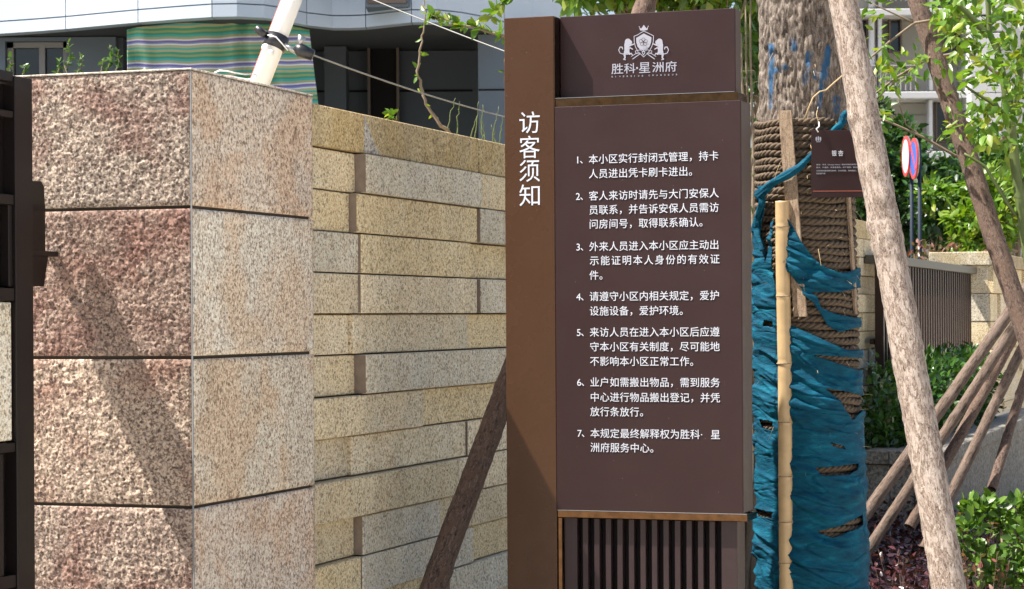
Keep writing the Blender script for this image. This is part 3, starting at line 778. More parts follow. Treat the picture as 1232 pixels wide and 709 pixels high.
# jute rope wound round the trunk
rope = MB(); ztr = tc(1).z; z_hi = P(970, 146, TY).z; z_lo = .35; pitch = .0235; turns = int((z_hi-z_lo)/pitch)
def rope_r(z): return .138 - .004*(z-1.5) + .012 + .006*max(0, (2.0-z)/1.4)
for st in range(3):
    pts = []; NP = 168
    k0 = turns*NP
    for k in range(k0+1):
        a_ = 2*math.pi*k/NP; z = z_hi - pitch*k/NP; c = tc(z)
        wob = .0045*noise.noise(Vector((math.cos(a_)*2, math.sin(a_)*2, z*30)))
        zz = z + .009*noise.noise(Vector((math.cos(a_)*1.6, math.sin(a_)*1.6+7, z*24)))
        ph = a_*15.37 + st*2*math.pi/3
        rr = rope_r(z) + wob + .0060*math.cos(ph)
        pts.append(Vector((c.x-TO.x + math.cos(a_)*rr, math.sin(a_)*rr, zz + .0060*math.sin(ph))))
    A = np.array(pts); n = len(A)
    Tn = np.gradient(A, axis=0); Tn /= np.linalg.norm(Tn, axis=1, keepdims=True)
    U = np.cross(Tn, np.array([0, 0, 1.])); U /= np.linalg.norm(U, axis=1, keepdims=True); W = np.cross(Tn, U)
    ring = [A + .0062*(math.cos(g_)*U + math.sin(g_)*W) for g_ in [i*2*math.pi/5 for i in range(5)]]
    VV = np.stack(ring, 1).reshape(-1, 3); ii = np.arange(n*5).reshape(n, 5)
    FF = np.stack([ii[:-1], np.roll(ii, -1, 1)[:-1], np.roll(ii, -1, 1)[1:], ii[1:]], -1).reshape(-1, 4)
    if st == 0: AV, AF = VV, FF
    else: AF = np.vstack([AF, FF+len(AV)]); AV = np.vstack([AV, VV])
ro = obj('wrapping_rope', np_mesh('wrapping_rope', AV, AF, M['rope'], True), None, loc=TO)
tag(ro, 'brown jute rope wound round the tree trunk in tight turns', 'rope')
fz = MB()
for i in range(90):
    a_ = random.uniform(math.pi*.95, math.pi*2.05); z = random.uniform(1.0, 2.35); c = tc(z)-TO; r_ = rope_r(z)+.01
    p = Vector((c.x+math.cos(a_)*r_, math.sin(a_)*r_, z)); d_ = Vector((math.cos(a_)*.8, math.sin(a_)*.8, random.uniform(-1, .6)))
    L = random.choice((.012, .02, .03, .045)); fz.tube([p, p+d_*L*.5+Vector((0,0,-.003)), p+d_*L+Vector((0,0,-.01))], [.0008,.0007,.0004], 3, False)
fo = obj('rope_fibre', fz, M['twine'], ro); fo['kind'] = 'stuff'

# teal cloth
def inpoly(x, y, poly):
    c = False; j = len(poly)-1
    for i in range(len(poly)):
        if (poly[i][1] > y) != (poly[j][1] > y) and x < (poly[j][0]-poly[i][0])*(y-poly[i][1])/(poly[j][1]-poly[i][1]) + poly[i][0]: c = not c
        j = i
    return c
ADD = [[(944,252),(949,262),(964,290),(979,310),(992,321),(1011,328),(1022,327),(1034,322),(1248,318),(1248,350),(1034,347),(1011,352),(983,352),(972,352),(963,347),(951,330),(944,322)],
       [(963,345),(983,356),(989,371),(1008,378),(1032,382),(1248,378),(1248,395),(1035,394),(1011,400),(997,393),(986,377),(977,364),(966,355)],
       [(905,268),(914,242),(921,247),(919,262),(914,283),(920,297),(922,318),(926,290),(928,268),(931,262),(931,420),(905,420)],
       [(944,383),(949,390),(975,401),(1000,413),(1020,421),(1248,417),(1248,1000),(880,1000),(880,330),(905,322),(931,330),(944,370)]]
GAP = [[(977,427),(1000,429),(1031,431),(1246,436),(1246,446),(1034,445),(1011,438)], [(994,468),(1015,471),(1039,476),(1248,480),(1246,494),(1038,493),(1028,505),(1018,494),(1011,482)],
       [(981,563),(1005,562),(1034,558),(1030,565),(1022,571),(990,572)], [(984,640),(1010,634),(1040,620),(1040,630),(1031,636),(1002,647)],
       [(1000,533),(1016,537),(1018,540),(1004,537)], [(913,505),(929,508),(929,518),(916,515)], [(905,612),(929,617),(929,624),(912,621)], [(919,386),(930,388),(930,393),(919,392)]]
def seg(x, y, a, b):
    L2 = (b[0]-a[0])**2+(b[1]-a[1])**2 or 1; t_ = max(0, min(1, ((x-a[0])*(b[0]-a[0])+(y-a[1])*(b[1]-a[1]))/L2))
    return math.hypot(x-a[0]-t_*(b[0]-a[0]), y-a[1]-t_*(b[1]-a[1]))
def edge_dist(x, y):
    d_ = 99
    for poly in ADD[:2]+ADD[3:]+GAP:
        for i in range(len(poly)): 
            a_, b_ = poly[i-1], poly[i]
            if abs(a_[0]-x) > 60 and abs(b_[0]-x) > 60: continue
            d_ = min(d_, seg(x, y, a_, b_))
    return d_
zc1 = P(970, 236, TY).z; zc0 = .45; nz, na = 560, 330
FR0, FR1 = math.pi*.98, math.pi*2.02               # dense in front, coarse behind
angs = np.concatenate([np.linspace(FR0, FR1, 270, endpoint=False), np.linspace(FR1, FR0+2*math.pi, 60, endpoint=False)])
V = np.zeros((nz, na, 3)); pres = np.zeros((nz, na), bool)
for i in range(nz):
    z = zc0 + (zc1-zc0)*i/(nz-1); c = tc(z)
    for j, a_ in enumerate(angs):
        ca_, sa_ = math.cos(a_), math.sin(a_)
        base = rope_r(z) + .023
        X, Y_ = to_px(Vector((c.x+ca_*base, TY+sa_*base, z)))
        sag = .055*ca_ + .035*ca_*ca_*(1 if ca_ > 0 else .3)*-1
        w_ = z + sag
        q_ = Vector((ca_*.55, sa_*.55, w_*10))
        f1 = 1-abs(noise.noise(q_ + .35*noise.noise_vector(q_*.9)))*3.0
        q2 = Vector((ca_*1.0, sa_*1.0, (z + sag*1.6)*24))
        f2 = 1-abs(noise.noise(q2 + .4*noise.noise_vector(q2*.5)))*2.2
        q3 = Vector((ca_*2.4, sa_*2.4, (z + sag*.7)*55))
        vn = noise.noise(Vector((ca_*.7, sa_*.7, (z + sag*1.3)*15)) + .5*noise.noise_vector(q2*.35)); vn2 = noise.noise(Vector((ca_*.9+5, sa_*.9, (z + sag*.9)*21)) + .4*noise.noise_vector(q_*.6))
        val = .75*math.exp(-(vn/.05)**2) + .6*math.exp(-(vn2/.04)**2)
        f2 = (f2 + .3*(1-abs(noise.noise(q3))*2))*1.15
        front = sa_ < .15
        X = min(X, 1046 if front else 1044)
        if front:
            pr = any(inpoly(X, Y_, p) for p in ADD) and not any(inpoly(X, Y_, p) for p in GAP)
            ed = edge_dist(X, Y_) if 240 < Y_ < 720 else 99
        else: pr = (Y_ > 330 and not any(inpoly(1044, Y_, p) for p in GAP) and any(inpoly(1044, Y_, p) for p in ADD)) if ca_ > 0 else Y_ > 330; ed = 99
        ek = min(1, .45+ed/14)
        hem = .004*math.exp(-(ed/4.0)**2)
        rt = 1 - .45*max(0, min(1, (ca_-.45)/.4)) - .45*max(0, min(1, (-ca_-.6)/.3))
        tens = .4 + .6*min(1, abs(noise.noise(Vector((z*3, ca_, 5))))*3)
        r_ = base - .004 + (.019*f1*tens*rt + .0095*f2*rt)*ek + (.010*math.exp(-((X-(942+(Y_-138)*.072))/13)**4) if 245 < Y_ < 335 else 0) + hem + (.007*noise.noise(Vector((z*11, a_*1.5, 1)))+.004 if X < 934 and front else 0)
        r_ = max(r_ - .005 - .010*val*ek*rt, base - .006)
        V[i, j] = (c.x-TO.x+ca_*r_, sa_*r_, z); pres[i, j] = pr
idx = np.arange(nz*na).reshape(nz, na); nx_ = np.roll(idx, -1, 1); prn = np.roll(pres, -1, 1)
keep = pres[:-1] & pres[1:] & prn[:-1] & prn[1:]
F = np.stack([idx[:-1], nx_[:-1], nx_[1:], idx[1:]], -1)[keep]
me = np_mesh('wrapping_cloth', V.reshape(-1, 3), F, M['cloth'], True)
co_ = obj('wrapping_cloth', me, None, loc=TO)
md = co_.modifiers.new('thickness', 'SOLIDIFY'); md.thickness = .002; md.offset = -1
tag(co_, 'teal blue burlap cloth wrapped in torn sagging folds over the roped trunk', 'cloth')
# knotted strip of the same cloth
def on_trunk(x, y, lift):
    z = P(x, y, TY).z; c = tc(z); r_ = rope_r(z) + lift; dx = (P(x, y, TY-.1).x - c.x); dx = max(-r_*.995, min(r_*.995, dx))
    return Vector((c.x+dx, TY - math.sqrt(r_*r_-dx*dx), z))
def ribbon(pts, wid, seed, name, parent=None, lab=None):
    n = 60; k = len(pts)-1; V_, F_ = [], []
    for i in range(n+1):
        t_ = i/n*k; a_ = min(int(t_), k-1); f_ = t_-a_
        p = pts[a_].lerp(pts[a_+1], f_); tg = (pts[a_+1]-pts[a_]).normalized()
        out = Vector((p.x-tc(p.z).x, p.y-TY, 0)).normalized(); sd_ = tg.cross(out).normalized()
        ww = (wid[a_]*(1-f_)+wid[a_+1]*f_)
        for j in range(9):
            u = j/8*2-1
            pl = .35*math.sin(u*9+i*.22+seed)+.5*noise.noise(Vector((u*2.5, i*.12, seed)))
            V_.append(tuple(p + sd_*(u*ww) + out*((1-u*u)*.012 + pl*.006) - TO))
    for i in range(n):
        for j in range(8):
            q_ = i*9+j; F_.append([q_, q_+1, q_+10, q_+9])
    m = MB(); m.v, m.f = V_, F_; o_ = obj(name, m, M['cloth'], parent, True)
    md_ = o_.modifiers.new('thickness', 'SOLIDIFY'); md_.thickness = .003
    return o_
rb = [on_trunk(x, y, .034) for x, y in ((912, 238), (918, 233), (930, 222), (945, 214), (958, 206), (968, 196), (978, 186), (992, 172), (1004, 160), (1013, 150))]
o_ = ribbon(rb, [.022,.018,.012,.015,.012,.009,.009,.012,.014,.010], 2, 'tie_strip', co_)
rb = [on_trunk(x, y, .03) for x, y in ((916, 226), (917, 245), (913, 262), (911, 276), (914, 290), (918, 303))]
ribbon(rb, [.008,.014,.010,.016,.012,.008], 5, 'tie_strip', co_)
rb = [on_trunk(x, y, .030) for x, y in ((1006, 158), (1011, 146), (1017, 140), (1021, 150), (1022, 166))]
ribbon(rb, [.010,.012,.010,.008,.006], 9, 'tie_strip', co_)

# laths, bamboo
def lath(pts, wid, th, mat, name, label, lift):
    m = MB(); ws_ = []
    for (x, y) in pts: ws_.append(on_trunk(x, y, lift))
    c = ws_[0]
    for i in range(len(ws_)-1): pass
    n = Vector((ws_[0].x-tc(ws_[0].z).x, ws_[0].y-TY, 0)).normalized(); s = n.cross(Vector((0,0,1))).normalized()
    V_ = []
    K = 20
    for i in range(K+1):
        p = ws_[0].lerp(ws_[-1], i/K) - c
        e = 1+.05*noise.noise(Vector((i*.5, 3, lift*50)))
        for a_, b_ in ((-1,-1),(1,-1),(1,1),(-1,1)): V_.append(tuple(p + s*(a_*wid/2*e) + n*(b_*th/2)))
    m.v = V_
    for i in range(K):
        for j in range(4): m.f.append([i*4+j, i*4+(j+1) % 4, (i+1)*4+(j+1) % 4, (i+1)*4+j])
    m.f += [[3,2,1,0], [K*4, K*4+1, K*4+2, K*4+3]]
    o_ = obj(name, m, mat, loc=c); tag(o_, label, 'wood strip', None); return o_
lath([(942.5, 138), (960, 381)], .042, .010, M['lath'], 'wooden_lath', 'wide flat wooden lath tied slanting down the trunk beside the hanging tag', .018)
lath([(1020, 236), (1030, 378)], .014, .008, M['lath'], 'wooden_lath', 'narrow pale wooden lath on the trunk directly below the hanging tag', .016)
bz1 = P(939, 245, TY).z; b0 = on_trunk(939.5, 250, .02); bx_ = b0.x
by_ = TY - .150
bo = thing('bamboo_pole', 'upright pale bamboo pole with ringed nodes strapped against the teal wrapped trunk', 'pole', (bx_, by_, 0))
nodes = [P(939, y, by_).z for y in (273, 356.5, 437.5, 508, 573, 628, 677, 730, 790)]
pts, rad = [], []; z = bz1
zz = np.linspace(bz1, .3, 260)
for z in zz:
    d_ = min(abs(z-n_) for n_ in nodes); r_ = .0222 + .0016*math.exp(-(d_/.0045)**2) - .0010*math.exp(-((d_-.009)/.006)**2) + .0008*noise.noise(Vector((0,0,z*6)))
    pts.append(Vector((.004*noise.noise(Vector((3,0,z*2))) + (bz1-z)*.0032, 0, z))); rad.append(r_)
obj('culm', MB().tube(pts, rad, 20), M['bamboo'], bo, True)
for n_ in nodes[:7]:
    obj('node_ring', MB().tube([Vector(((bz1-n_)*.0032, 0, n_-.002)), Vector(((bz1-n_)*.0032, 0, n_)), Vector(((bz1-n_)*.0032, 0, n_+.0015))], [.0238,.0246,.0236], 20), M['lath'], bo, True)
obj('peg', MB().tube([Vector((.0, -.030, P(938, 315, by_).z)), Vector((0, -.018, P(938, 315, by_).z))], .004, 8), M['twig'], bo)

# hanging tag
TGY = TY-.20
ta = P(976, 157, TGY); tb = P(1039, 237.5, TGY)
tgx = Vector((math.cos(.02), -.08, 0)).normalized()
tg = thing('name_tag', 'small plum brown plaque with white text hung on the roped tree trunk', 'plaque', (ta.x, TGY, tb.z))
wd, hd = P(1040, 200, TGY).x - ta.x, ta.z - tb.z
obj('plate', MB().box((0, 0, 0), (wd, .004, hd), .0008), M['sign_panel'], tg)
obj('accent_line', MB().box((.004, -.0004, hd*.088), (wd-.004, 0, hd*.102)), simple('rust_line', (.25,.06,.03), .5), tg)
def tagtext(s, x0, x1, z0, z1, mat='letter', bold=.015):
    me, co = textmesh(s, 1.0, bold, mat=mat); fit(me, co, x0*wd, x1*wd, z0*hd, z1*hd, -.0004); obj('lettering', me, None, tg)
tagtext('银', .385, .475, .615, .70, bold=.02); tagtext('杏', .505, .60, .615, .70, bold=.02)
tagtext('银杏，学名（Ginkgo biloba）银杏科银杏属落叶乔木', .09, .95, .475, .50, 'letter_grey')
tagtext('高大，叶扇形，秋季金黄色，树干通直，姿态优美，', .09, .95, .435, .46, 'letter_grey')
tagtext('为珍贵的园林绿化树种，生长较慢，寿命极长，喜光', .09, .95, .385, .41, 'letter_grey')
tagtext('适宜温和气候', .09, .26, .345, .37, 'letter_grey')
m = MB()
for kx, kh in ((0, .03), (-.018, .02), (.018, .02)):
    x_ = wd*.135+kx*.35; m.prism([(x_-.002, hd*.845), (x_+.002, hd*.845), (x_+.0025, hd*(.87+kh)), (x_, hd*(.885+kh)), (x_-.0025, hd*(.87+kh))], -.0005, 0)
m.prism([(wd*.095, hd*.825), (wd*.175, hd*.825), (wd*.175, hd*.834), (wd*.095, hd*.834)], -.0005, 0)
obj('emblem', m, M['letter_grey'], tg); 
hook = Vector((wd*.13, -.002, hd))
obj('hook', MB().tube([hook+Vector((0,0,-.006)), hook+Vector((-.006,-.003,.004)), hook+Vector((.003,-.003,.012)), hook+Vector((.002,0,.026))], .0022, 6), M['white_plastic'], tg, True)
obj('twine', MB().tube([hook+Vector((.002,0,.02)), hook+Vector((-.004,.01,.05)), hook+Vector((.004,.03,.075))], .0013, 5), M['twine'], tg, True)
tw = [on_trunk(x, y, .02 + l) for x, y, l in ((964, 150, 0), (969, 136, .012), (974, 124, .018), (982, 117, .015), (990, 115, .01), (1000, 106, .01), (1012, 96, .02))]
tag(obj('twine_loop', MB().tube([p-tw[0] for p in tw], .0022, 6), M['twine'], smooth=True, loc=tw[0]), 'loose straw coloured twine sticking out above the hanging tag', 'twine')

# ============================================================ SUPPORT POLES
def prop_pole(a, b, r0, r1, mat, label, seed, knots=6, n=20, seg_=90, extra0=0.0, extra1=0.0):
    a, b = Vector(a), Vector(b); d_ = b-a; a = a - d_*extra0; b = b + d_*extra1; d_ = b-a; L = d_.length
    V_ = np.zeros((seg_+1, n, 3)); tz = d_.normalized(); ux = tz.cross(Vector((0,1,0))).normalized(); uy = tz.cross(ux)
    kn = [(random.Random(seed*9+i).uniform(.05, .95), random.Random(seed*5+i).uniform(0, 6.28)) for i in range(knots)]
    for i in range(seg_+1):
        t_ = i/seg_
        for j in range(n):
            g_ = 2*math.pi*j/n; q_ = Vector((math.cos(g_)*1.5, math.sin(g_)*1.5, t_*L*7+seed*3))
            r_ = (r0*(1-t_)+r1*t_)
            dr_ = .07*noise.noise(q_*.4) + .06*abs(noise.noise(q_*2)) + .06*noise.noise(q_*5) + .05*noise.noise(q_*11)
            for kt, kg in kn:
                dd = ((t_-kt)*L/.022)**2 + ((math.cos(g_)-math.cos(kg))**2+(math.sin(g_)-math.sin(kg))**2)*3
                if dd < 6: dr_ += .22*math.exp(-dd)
            rr = r_*(1+dr_)
            bend = ux*(L*.006*math.sin(t_*5+seed)) 
            p = Vector((0,0,1))
            V_[i, j] = (rr*math.cos(g_) + .0025*L*math.sin(t_*4+seed), rr*math.sin(g_), t_*L)
    idx = np.arange((seg_+1)*n).reshape(seg_+1, n)
    F_ = np.stack([idx[:-1], np.roll(idx, -1, 1)[:-1], np.roll(idx, -1, 1)[1:], idx[1:]], -1).reshape(-1, 4)
    me_ = np_mesh('support_pole', V_.reshape(-1, 3), F_, mat, True)
    o_ = obj('support_pole', me_, None, loc=a); o_.rotation_mode = 'QUATERNION'; o_.rotation_quaternion = tz.to_track_quat('Z', 'Y')
    return tag(o_, label, 'support pole', 'rough wooden poles propping up the trees')
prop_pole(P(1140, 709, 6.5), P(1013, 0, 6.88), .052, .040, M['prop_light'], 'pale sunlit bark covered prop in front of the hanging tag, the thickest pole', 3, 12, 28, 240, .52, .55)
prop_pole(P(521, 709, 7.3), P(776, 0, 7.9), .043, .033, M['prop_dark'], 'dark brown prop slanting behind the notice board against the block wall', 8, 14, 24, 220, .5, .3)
prop_pole(P(1237, 409, 9.2), P(1104, 0, 9.6), .043, .038, M['prop_dark'], 'dark brown prop slanting down to the right edge, right of the pale prop', 5, 8, 20, 120, .6, .4)
far = [((1040, 622), (1213, 377), .029, 'prop_mid', 'uppermost pale prop of the fan leaning up to the right'),
       ((1055, 646), (1219, 394), .026, 'prop_mid', 'second prop of the fan, just under the uppermost pale one'),
       ((1128, 572), (1222, 400), .027, 'prop_dark', 'dark prop of the fan, third from the top'),
       ((1143, 596), (1231, 418), .025, 'prop_mid', 'thin prop of the fan in front of the planter wall, fourth from the top'),
       ((1204, 552), (1236, 450), .023, 'prop_dark', 'short dark prop of the fan nearest the right edge')]
for i, (a_, b_, r_, mt, lab) in enumerate(far):
    YY = 10.2 + .12*i
    prop_pole(P(*a_, YY), P(*b_, YY+.3), r_, r_*.92, M[mt], lab, 20+i, 5, 14, 70, .35, .28)

# ============================================================ FENCE, PIER, PLANTER (far right)
f0 = P(1056, 375, 15.7); f0.z = 0
FF_ = Frame(f0, math.pi/2 - TH); ftop = FF_.at(1058, 307).z; fl = FF_.at(1166, 375).x
fence = thing('slatted_fence', 'dark brown vertical slat fence with a grey top rail beyond the hedge', 'fence', f0, math.pi/2 - TH)
obj('top_rail', MB().box((.02, -.07, ftop-.06), (fl, .09, ftop), .004), M['fence_rail'], fence)
for zz_ in (ftop-.62, ftop-.9):
    obj('rail', MB().box((.02, .03, zz_), (fl, .06, zz_+.04)), M['fence_metal'], fence)
sl = MB().box((0, -.035, .5), (.045, .025, ftop-.0605), .002).mesh('slat', M['fence_metal'])
k = 0
while .03 + k*.13 < fl - .06: obj('slat', sl, None, fence, loc=(.03+k*.13, 0, 0)); k += 1
obj('base_course', MB().box((.02, -.06, 0), (fl, .12, .5), .003), M['planter'], fence)
pier0 = FF_.m @ Vector((fl+.02, 0, 0)); PR = Frame(pier0, -TH)
zp = PR.at(1180, 303).z; pw = PR.at(1189, 375).x
pier = thing('garden_wall', 'far garden wall of tan blocks with a pier at the end of the slatted fence', 'wall', pier0, -TH)
obj('core', MB().box((.02-.05, .02, 0), (pw-.02, 3.9, zp-.1)), M['core'], pier)
obj('coping_stone', MB().box((-.35, -.04, zp-.12), (pw+.02, .55, zp), .006), M['coping'], pier, color=(.8,.9,1.2))
nr = int((zp-.12)/.25)+1
for r in range(nr):
    zh = zp-.12 - r*.25; zl = max(0, zh-.25)
    if zh < .05: break
    obj('stone', MB().box((-.05, -.004*(r % 2), zl+.003), (pw-.001, .02, zh-.003), .003), M['wall_stone'], pier, color=rn.choice((TAN, PALE, GREY)))
    x = .0
    while x < 3.9:
        L = rn.choice((.5, .75, 1.0)); e = min(3.9, x+L)
        obj('stone', MB().box((pw-.02, x+.003, zl+.003), (pw+rn.choice((0,.02,.05)), e-.003, zh-.003), .003), M['wall_stone'], pier, color=rn.choice((TAN, PALE, YEL)))
        x = e
x = .555
while x < 3.9:
    obj('coping_stone', MB().box((-.05, x+.003, zp-.12), (pw+.06, min(3.9, x+.8)-.003, zp-.003), .006), M['coping'], pier, color=(.7,.72,.8)); x += .8
# planter box: front face and receding side
pl0 = P(1128, 375, 13.2); pl0.z = 0; PLF = Frame(pl0, -TH)
zpl = PLF.at(1125, 543).z; plx = PLF.at(1040, 375).x
planter = thing('stone_planter', 'low grey stone planter wall with a cap in front of the hedge', 'planter', pl0, -TH)
obj('core', MB().box((plx, .02, 0), (-.02, 6.0, zpl-.1)), M['core'], planter)
for i in range(3):
    xa_, xb_ = plx*(3-i)/3, plx*(2-i)/3
    obj('facing_slab', MB().box((xa_+.003, 0, 0), (xb_-.003, .03, zpl-.085), .003), M['planter'], planter)
    obj('cap_stone', MB().box((xa_+.002, -.03, zpl-.08), (xb_-.002+(.03 if i == 2 else 0), .30, zpl), .005), M['planter'], planter)
for i in range(6):
    obj('facing_slab', MB().box((-.03, .033+i, 0), (0, 1.03+i-.003, zpl-.085), .003), M['planter'], planter)
    obj('cap_stone', MB().box((-.28, .303+i, zpl-.08), (.03, 1.297+i, zpl), .005), M['planter'], planter)
obj('planter_soil', MB().box((plx, .31, zpl-.09), (-.29, 6.0, zpl-.03)), M['soil'], planter)

# ============================================================ PLANTING
# bed of soil on the right
bed = MB(); bed.v = [tuple(off(PWL, .02, 0, .012)), tuple(off(PWL, 9, 0, .012)), tuple(off(PWL, 9, 22, .012)), tuple(off(PWL, .02, 22, .012))]
bp = [P(930, 375, 7.3), P(1500, 375, 7.3), P(1500, 375, 19), P(1020, 375, 15)]
bed.v = [(p.x, p.y, .012) for p in bp]; bed.f = [[0,1,2,3]]
o = obj('planting_soil', bed, M['soil']); o['kind'] = 'structure'
ps, ds, ss = [], [], []
for i in range(2600):
    Y = random.uniform(7.6, 14.2); x = random.uniform(1000, 1330); c = P(x, 375, Y); h = .30 + .16*noise.noise(Vector((c.x*2.5, c.y*2.5, 0))) + .12*noise.noise(Vector((c.x*7, c.y*7, 0)))
    if PLF.i @ Vector((c.x, c.y, 0)) and (PLF.i @ Vector((c.x, c.y, 0))).y > -.1 and (PLF.i @ Vector((c.x, c.y, 0))).x < .12: continue
    h -= .1 if Y < 9 else 0
    for k in range(9):
        ps.append((c.x+random.gauss(0,.06), c.y+random.gauss(0,.06), max(.05, h + random.gauss(0, .045) - abs(random.gauss(0,.10))))); ds.append((random.gauss(0,1), random.gauss(0,1), random.gauss(.5,.6))); ss.append(random.uniform(.022, .045))
o = obj('ground_cover', leaves_mesh('ground_cover', ps, ds, ss, M['leaf_purple'], 1.2), None); o['kind'] = 'stuff'
o['label'] = 'dark purple leaved ground cover filling the bed under the props'
def shrub(name, label, base, stems, mat, size, per_m, tuft, seed, rad=.012, group=None, smat='twig', leaf_w=1.0, cat='shrub'):
    base = Vector(base); t_ = thing(name, label, cat, base, 0, group)
    m = MB(); paths = []
    for i, (tip, sag) in enumerate(stems):
        pa = twig_path(Vector((random.gauss(0,.02), random.gauss(0,.02), 0)), Vector(tip)-base, 10, .06, seed*31+i, sag); paths.append(pa)
        m.tube(pa, [rad*(1-.8*k/10) for k in range(11)], 6)
    obj('stem', m, M[smat], t_, True)
    ps, ds, ss = path_leaves(paths, per_m, size, .25, tuft)
    obj('foliage', leaves_mesh('foliage', ps, ds, ss, M[mat], leaf_w), None, t_); return t_
# low reddish sprigs near the bottom edge
for i, (x, y, Y, h_) in enumerate(((1075, 700, 8.4, .3), (1110, 690, 8.2, .26), (1185, 690, 8.3, .3), (1165, 640, 9.2, .2), (1210, 705, 8.1, .2))):
    c = P(x, y, Y); tips = [((c.x+random.gauss(0,.07), c.y+random.gauss(0,.05), c.z+random.uniform(.02,.10)), 0) for _ in range(5)]
    shrub('loropetalum_sprig', ['pink leaved sprig left of the pale prop foot', 'pink leaved sprig tucked against the pale prop, left side', 'sunlit pink leaved sprig right of the pale prop', 'small red tipped sprig behind the pale prop', 'low red leaved sprig nearest the bottom right corner'][i],
          (c.x, c.y, .05), tips, 'leaf_red' if i > 1 else 'leaf_purple', .034, 26, 2, 60+i, .004, 'pink sprigs rising from the bed', smat='prop_dark', cat='plant')
# bright shrub
c = P(1216, 610, 9.0); cb = [(c.x+random.gauss(0,.14), c.y+random.gauss(0,.12), c.z+random.uniform(-.30,.07), random.uniform(.5,1)) for _ in range(17)]
sh = thing('green_shrub', 'bright yellow green shrub at the right edge before the planter', 'shrub', (c.x, c.y, 0))
ps, ds, ss = blob_leaves([(p[0]-c.x, p[1]-c.y, p[2], p[3]) for p in cb], 75, .05, (.09,.09,.08), -.3)
obj('foliage', leaves_mesh('foliage', ps, ds, ss, M['leaf_shrub'], 1.25), None, sh)
m = MB()
for p in cb[:10]: m.tube(twig_path((0,0,0), (p[0]-c.x, p[1]-c.y, p[2]), 6, .05, int(p[3]*99)), [.006]*7, 5)
obj('stem', m, M['twig'], sh)
# hedge behind the planter cap
hd0 = PLF.m @ Vector((-.9, .9, 0))
hedge = thing('clipped_hedge', 'dense dark green hedge in front of the slatted fence', 'hedge', hd0)
cb = []
for i in range(150):
    lx, ly = random.uniform(plx, -.32), random.uniform(.35, 4.5); w_ = PLF.m @ Vector((lx, ly, 0))
    cb.append((w_.x-hd0.x, w_.y-hd0.y, random.uniform(zpl, 1.12), 1))
ps, ds, ss = blob_leaves(cb, 85, .062, (.2,.2,.16), -.2)
obj('foliage', leaves_mesh('foliage', ps, ds, ss, M['leaf_hedge'], 1.1), None, hedge)
m = MB()
for p in cb[::6]: m.tube([Vector((p[0], p[1], zpl-.05)), Vector((p[0]+.02, p[1], p[2]+.05))], .012, 5)
obj('stem', m, M['twig'], hedge)

# generic tree
def leafy_tree(name, label, base, height, crown_c, crown_r, nblob, per, lsize, mat, trunk_r, seed, bl=.5, group=None, limbs=7, bmat='twig', w=1.0):
    random.seed(seed); base = Vector(base); t_ = thing(name, label, 'tree', base, 0, group); cc_ = Vector(crown_c) - base
    m = MB(); top = Vector((cc_.x*.6, cc_.y*.6, cc_.z - crown_r[2]*.2)); pa = twig_path((0,0,0), top, 10, .04, seed); m.tube(pa, [trunk_r*(1-.5*k/10) for k in range(11)], 9)
    obj('trunk', m, M[bmat], t_, True)
    lm_ = MB(); cb = []
    for i in range(nblob):
        q = Vector((random.gauss(0,1), random.gauss(0,1), random.gauss(0,1))).normalized() * random.uniform(.35, 1.0)
        p = cc_ + Vector((q.x*crown_r[0], q.y*crown_r[1], q.z*crown_r[2])); cb.append((*p, random.uniform(.6, 1.25)))
        if i < limbs*3: lm_.tube(twig_path(pa[6+i % 5], p, 8, .08, seed*7+i), [trunk_r*.42*(1-.85*k/8) for k in range(9)], 5)
    obj('limb', lm_, M[bmat], t_, True)
    ps, ds, ss = blob_leaves(cb, per, lsize, (bl,bl,bl*.75))
    obj('crown', leaves_mesh('crown', ps, ds, ss, M[mat], w), None, t_); return t_
# tree behind the notice board, crown just over its top
c = P(790, -45, 11.5)
leafy_tree('garden_tree', 'leafy bright green tree rising behind the top of the notice board', (P(900, 375, 11.3).x, 11.3, 0), 4, c, (.85, .6, .30), 46, 130, .085, 'leaf_bright', .028, 11, .17)
leafy_tree('garden_tree', 'added tree behind the board, its unseen crown casting shade to the right', (.78, 12.6, 0), 6, (.55, 11.4, 5.2), (1.5, 1.6, .9), 44, 170, .10, 'leaf_mid', .07, 19, .36)  # added tree: unseen crown placed to shade the bed and poles
leafy_tree('garden_tree', 'darker small tree seen between the notice board and the wrapped trunk', (P(912, 375, 12.3).x, 12.3, 0), 4, P(912, 60, 12.5), (.30, .4, .75), 26, 90, .08, 'leaf_mid', .025, 12, .15)
# bare stems between board and trunk
st_ = [((P(x, y, 11).x, 11, P(x, y, 11).z), 0) for x, y in ((915, -20), (903, -30), (897, -10), (925, 20), (892, 40))]
shrub('leafless_shrub', 'tangle of bare pale stems between the notice board and the trunk', (P(893, 375, 11).x, 11, 0), st_, 'leaf_mid', .06, 3, 1, 71, .02)
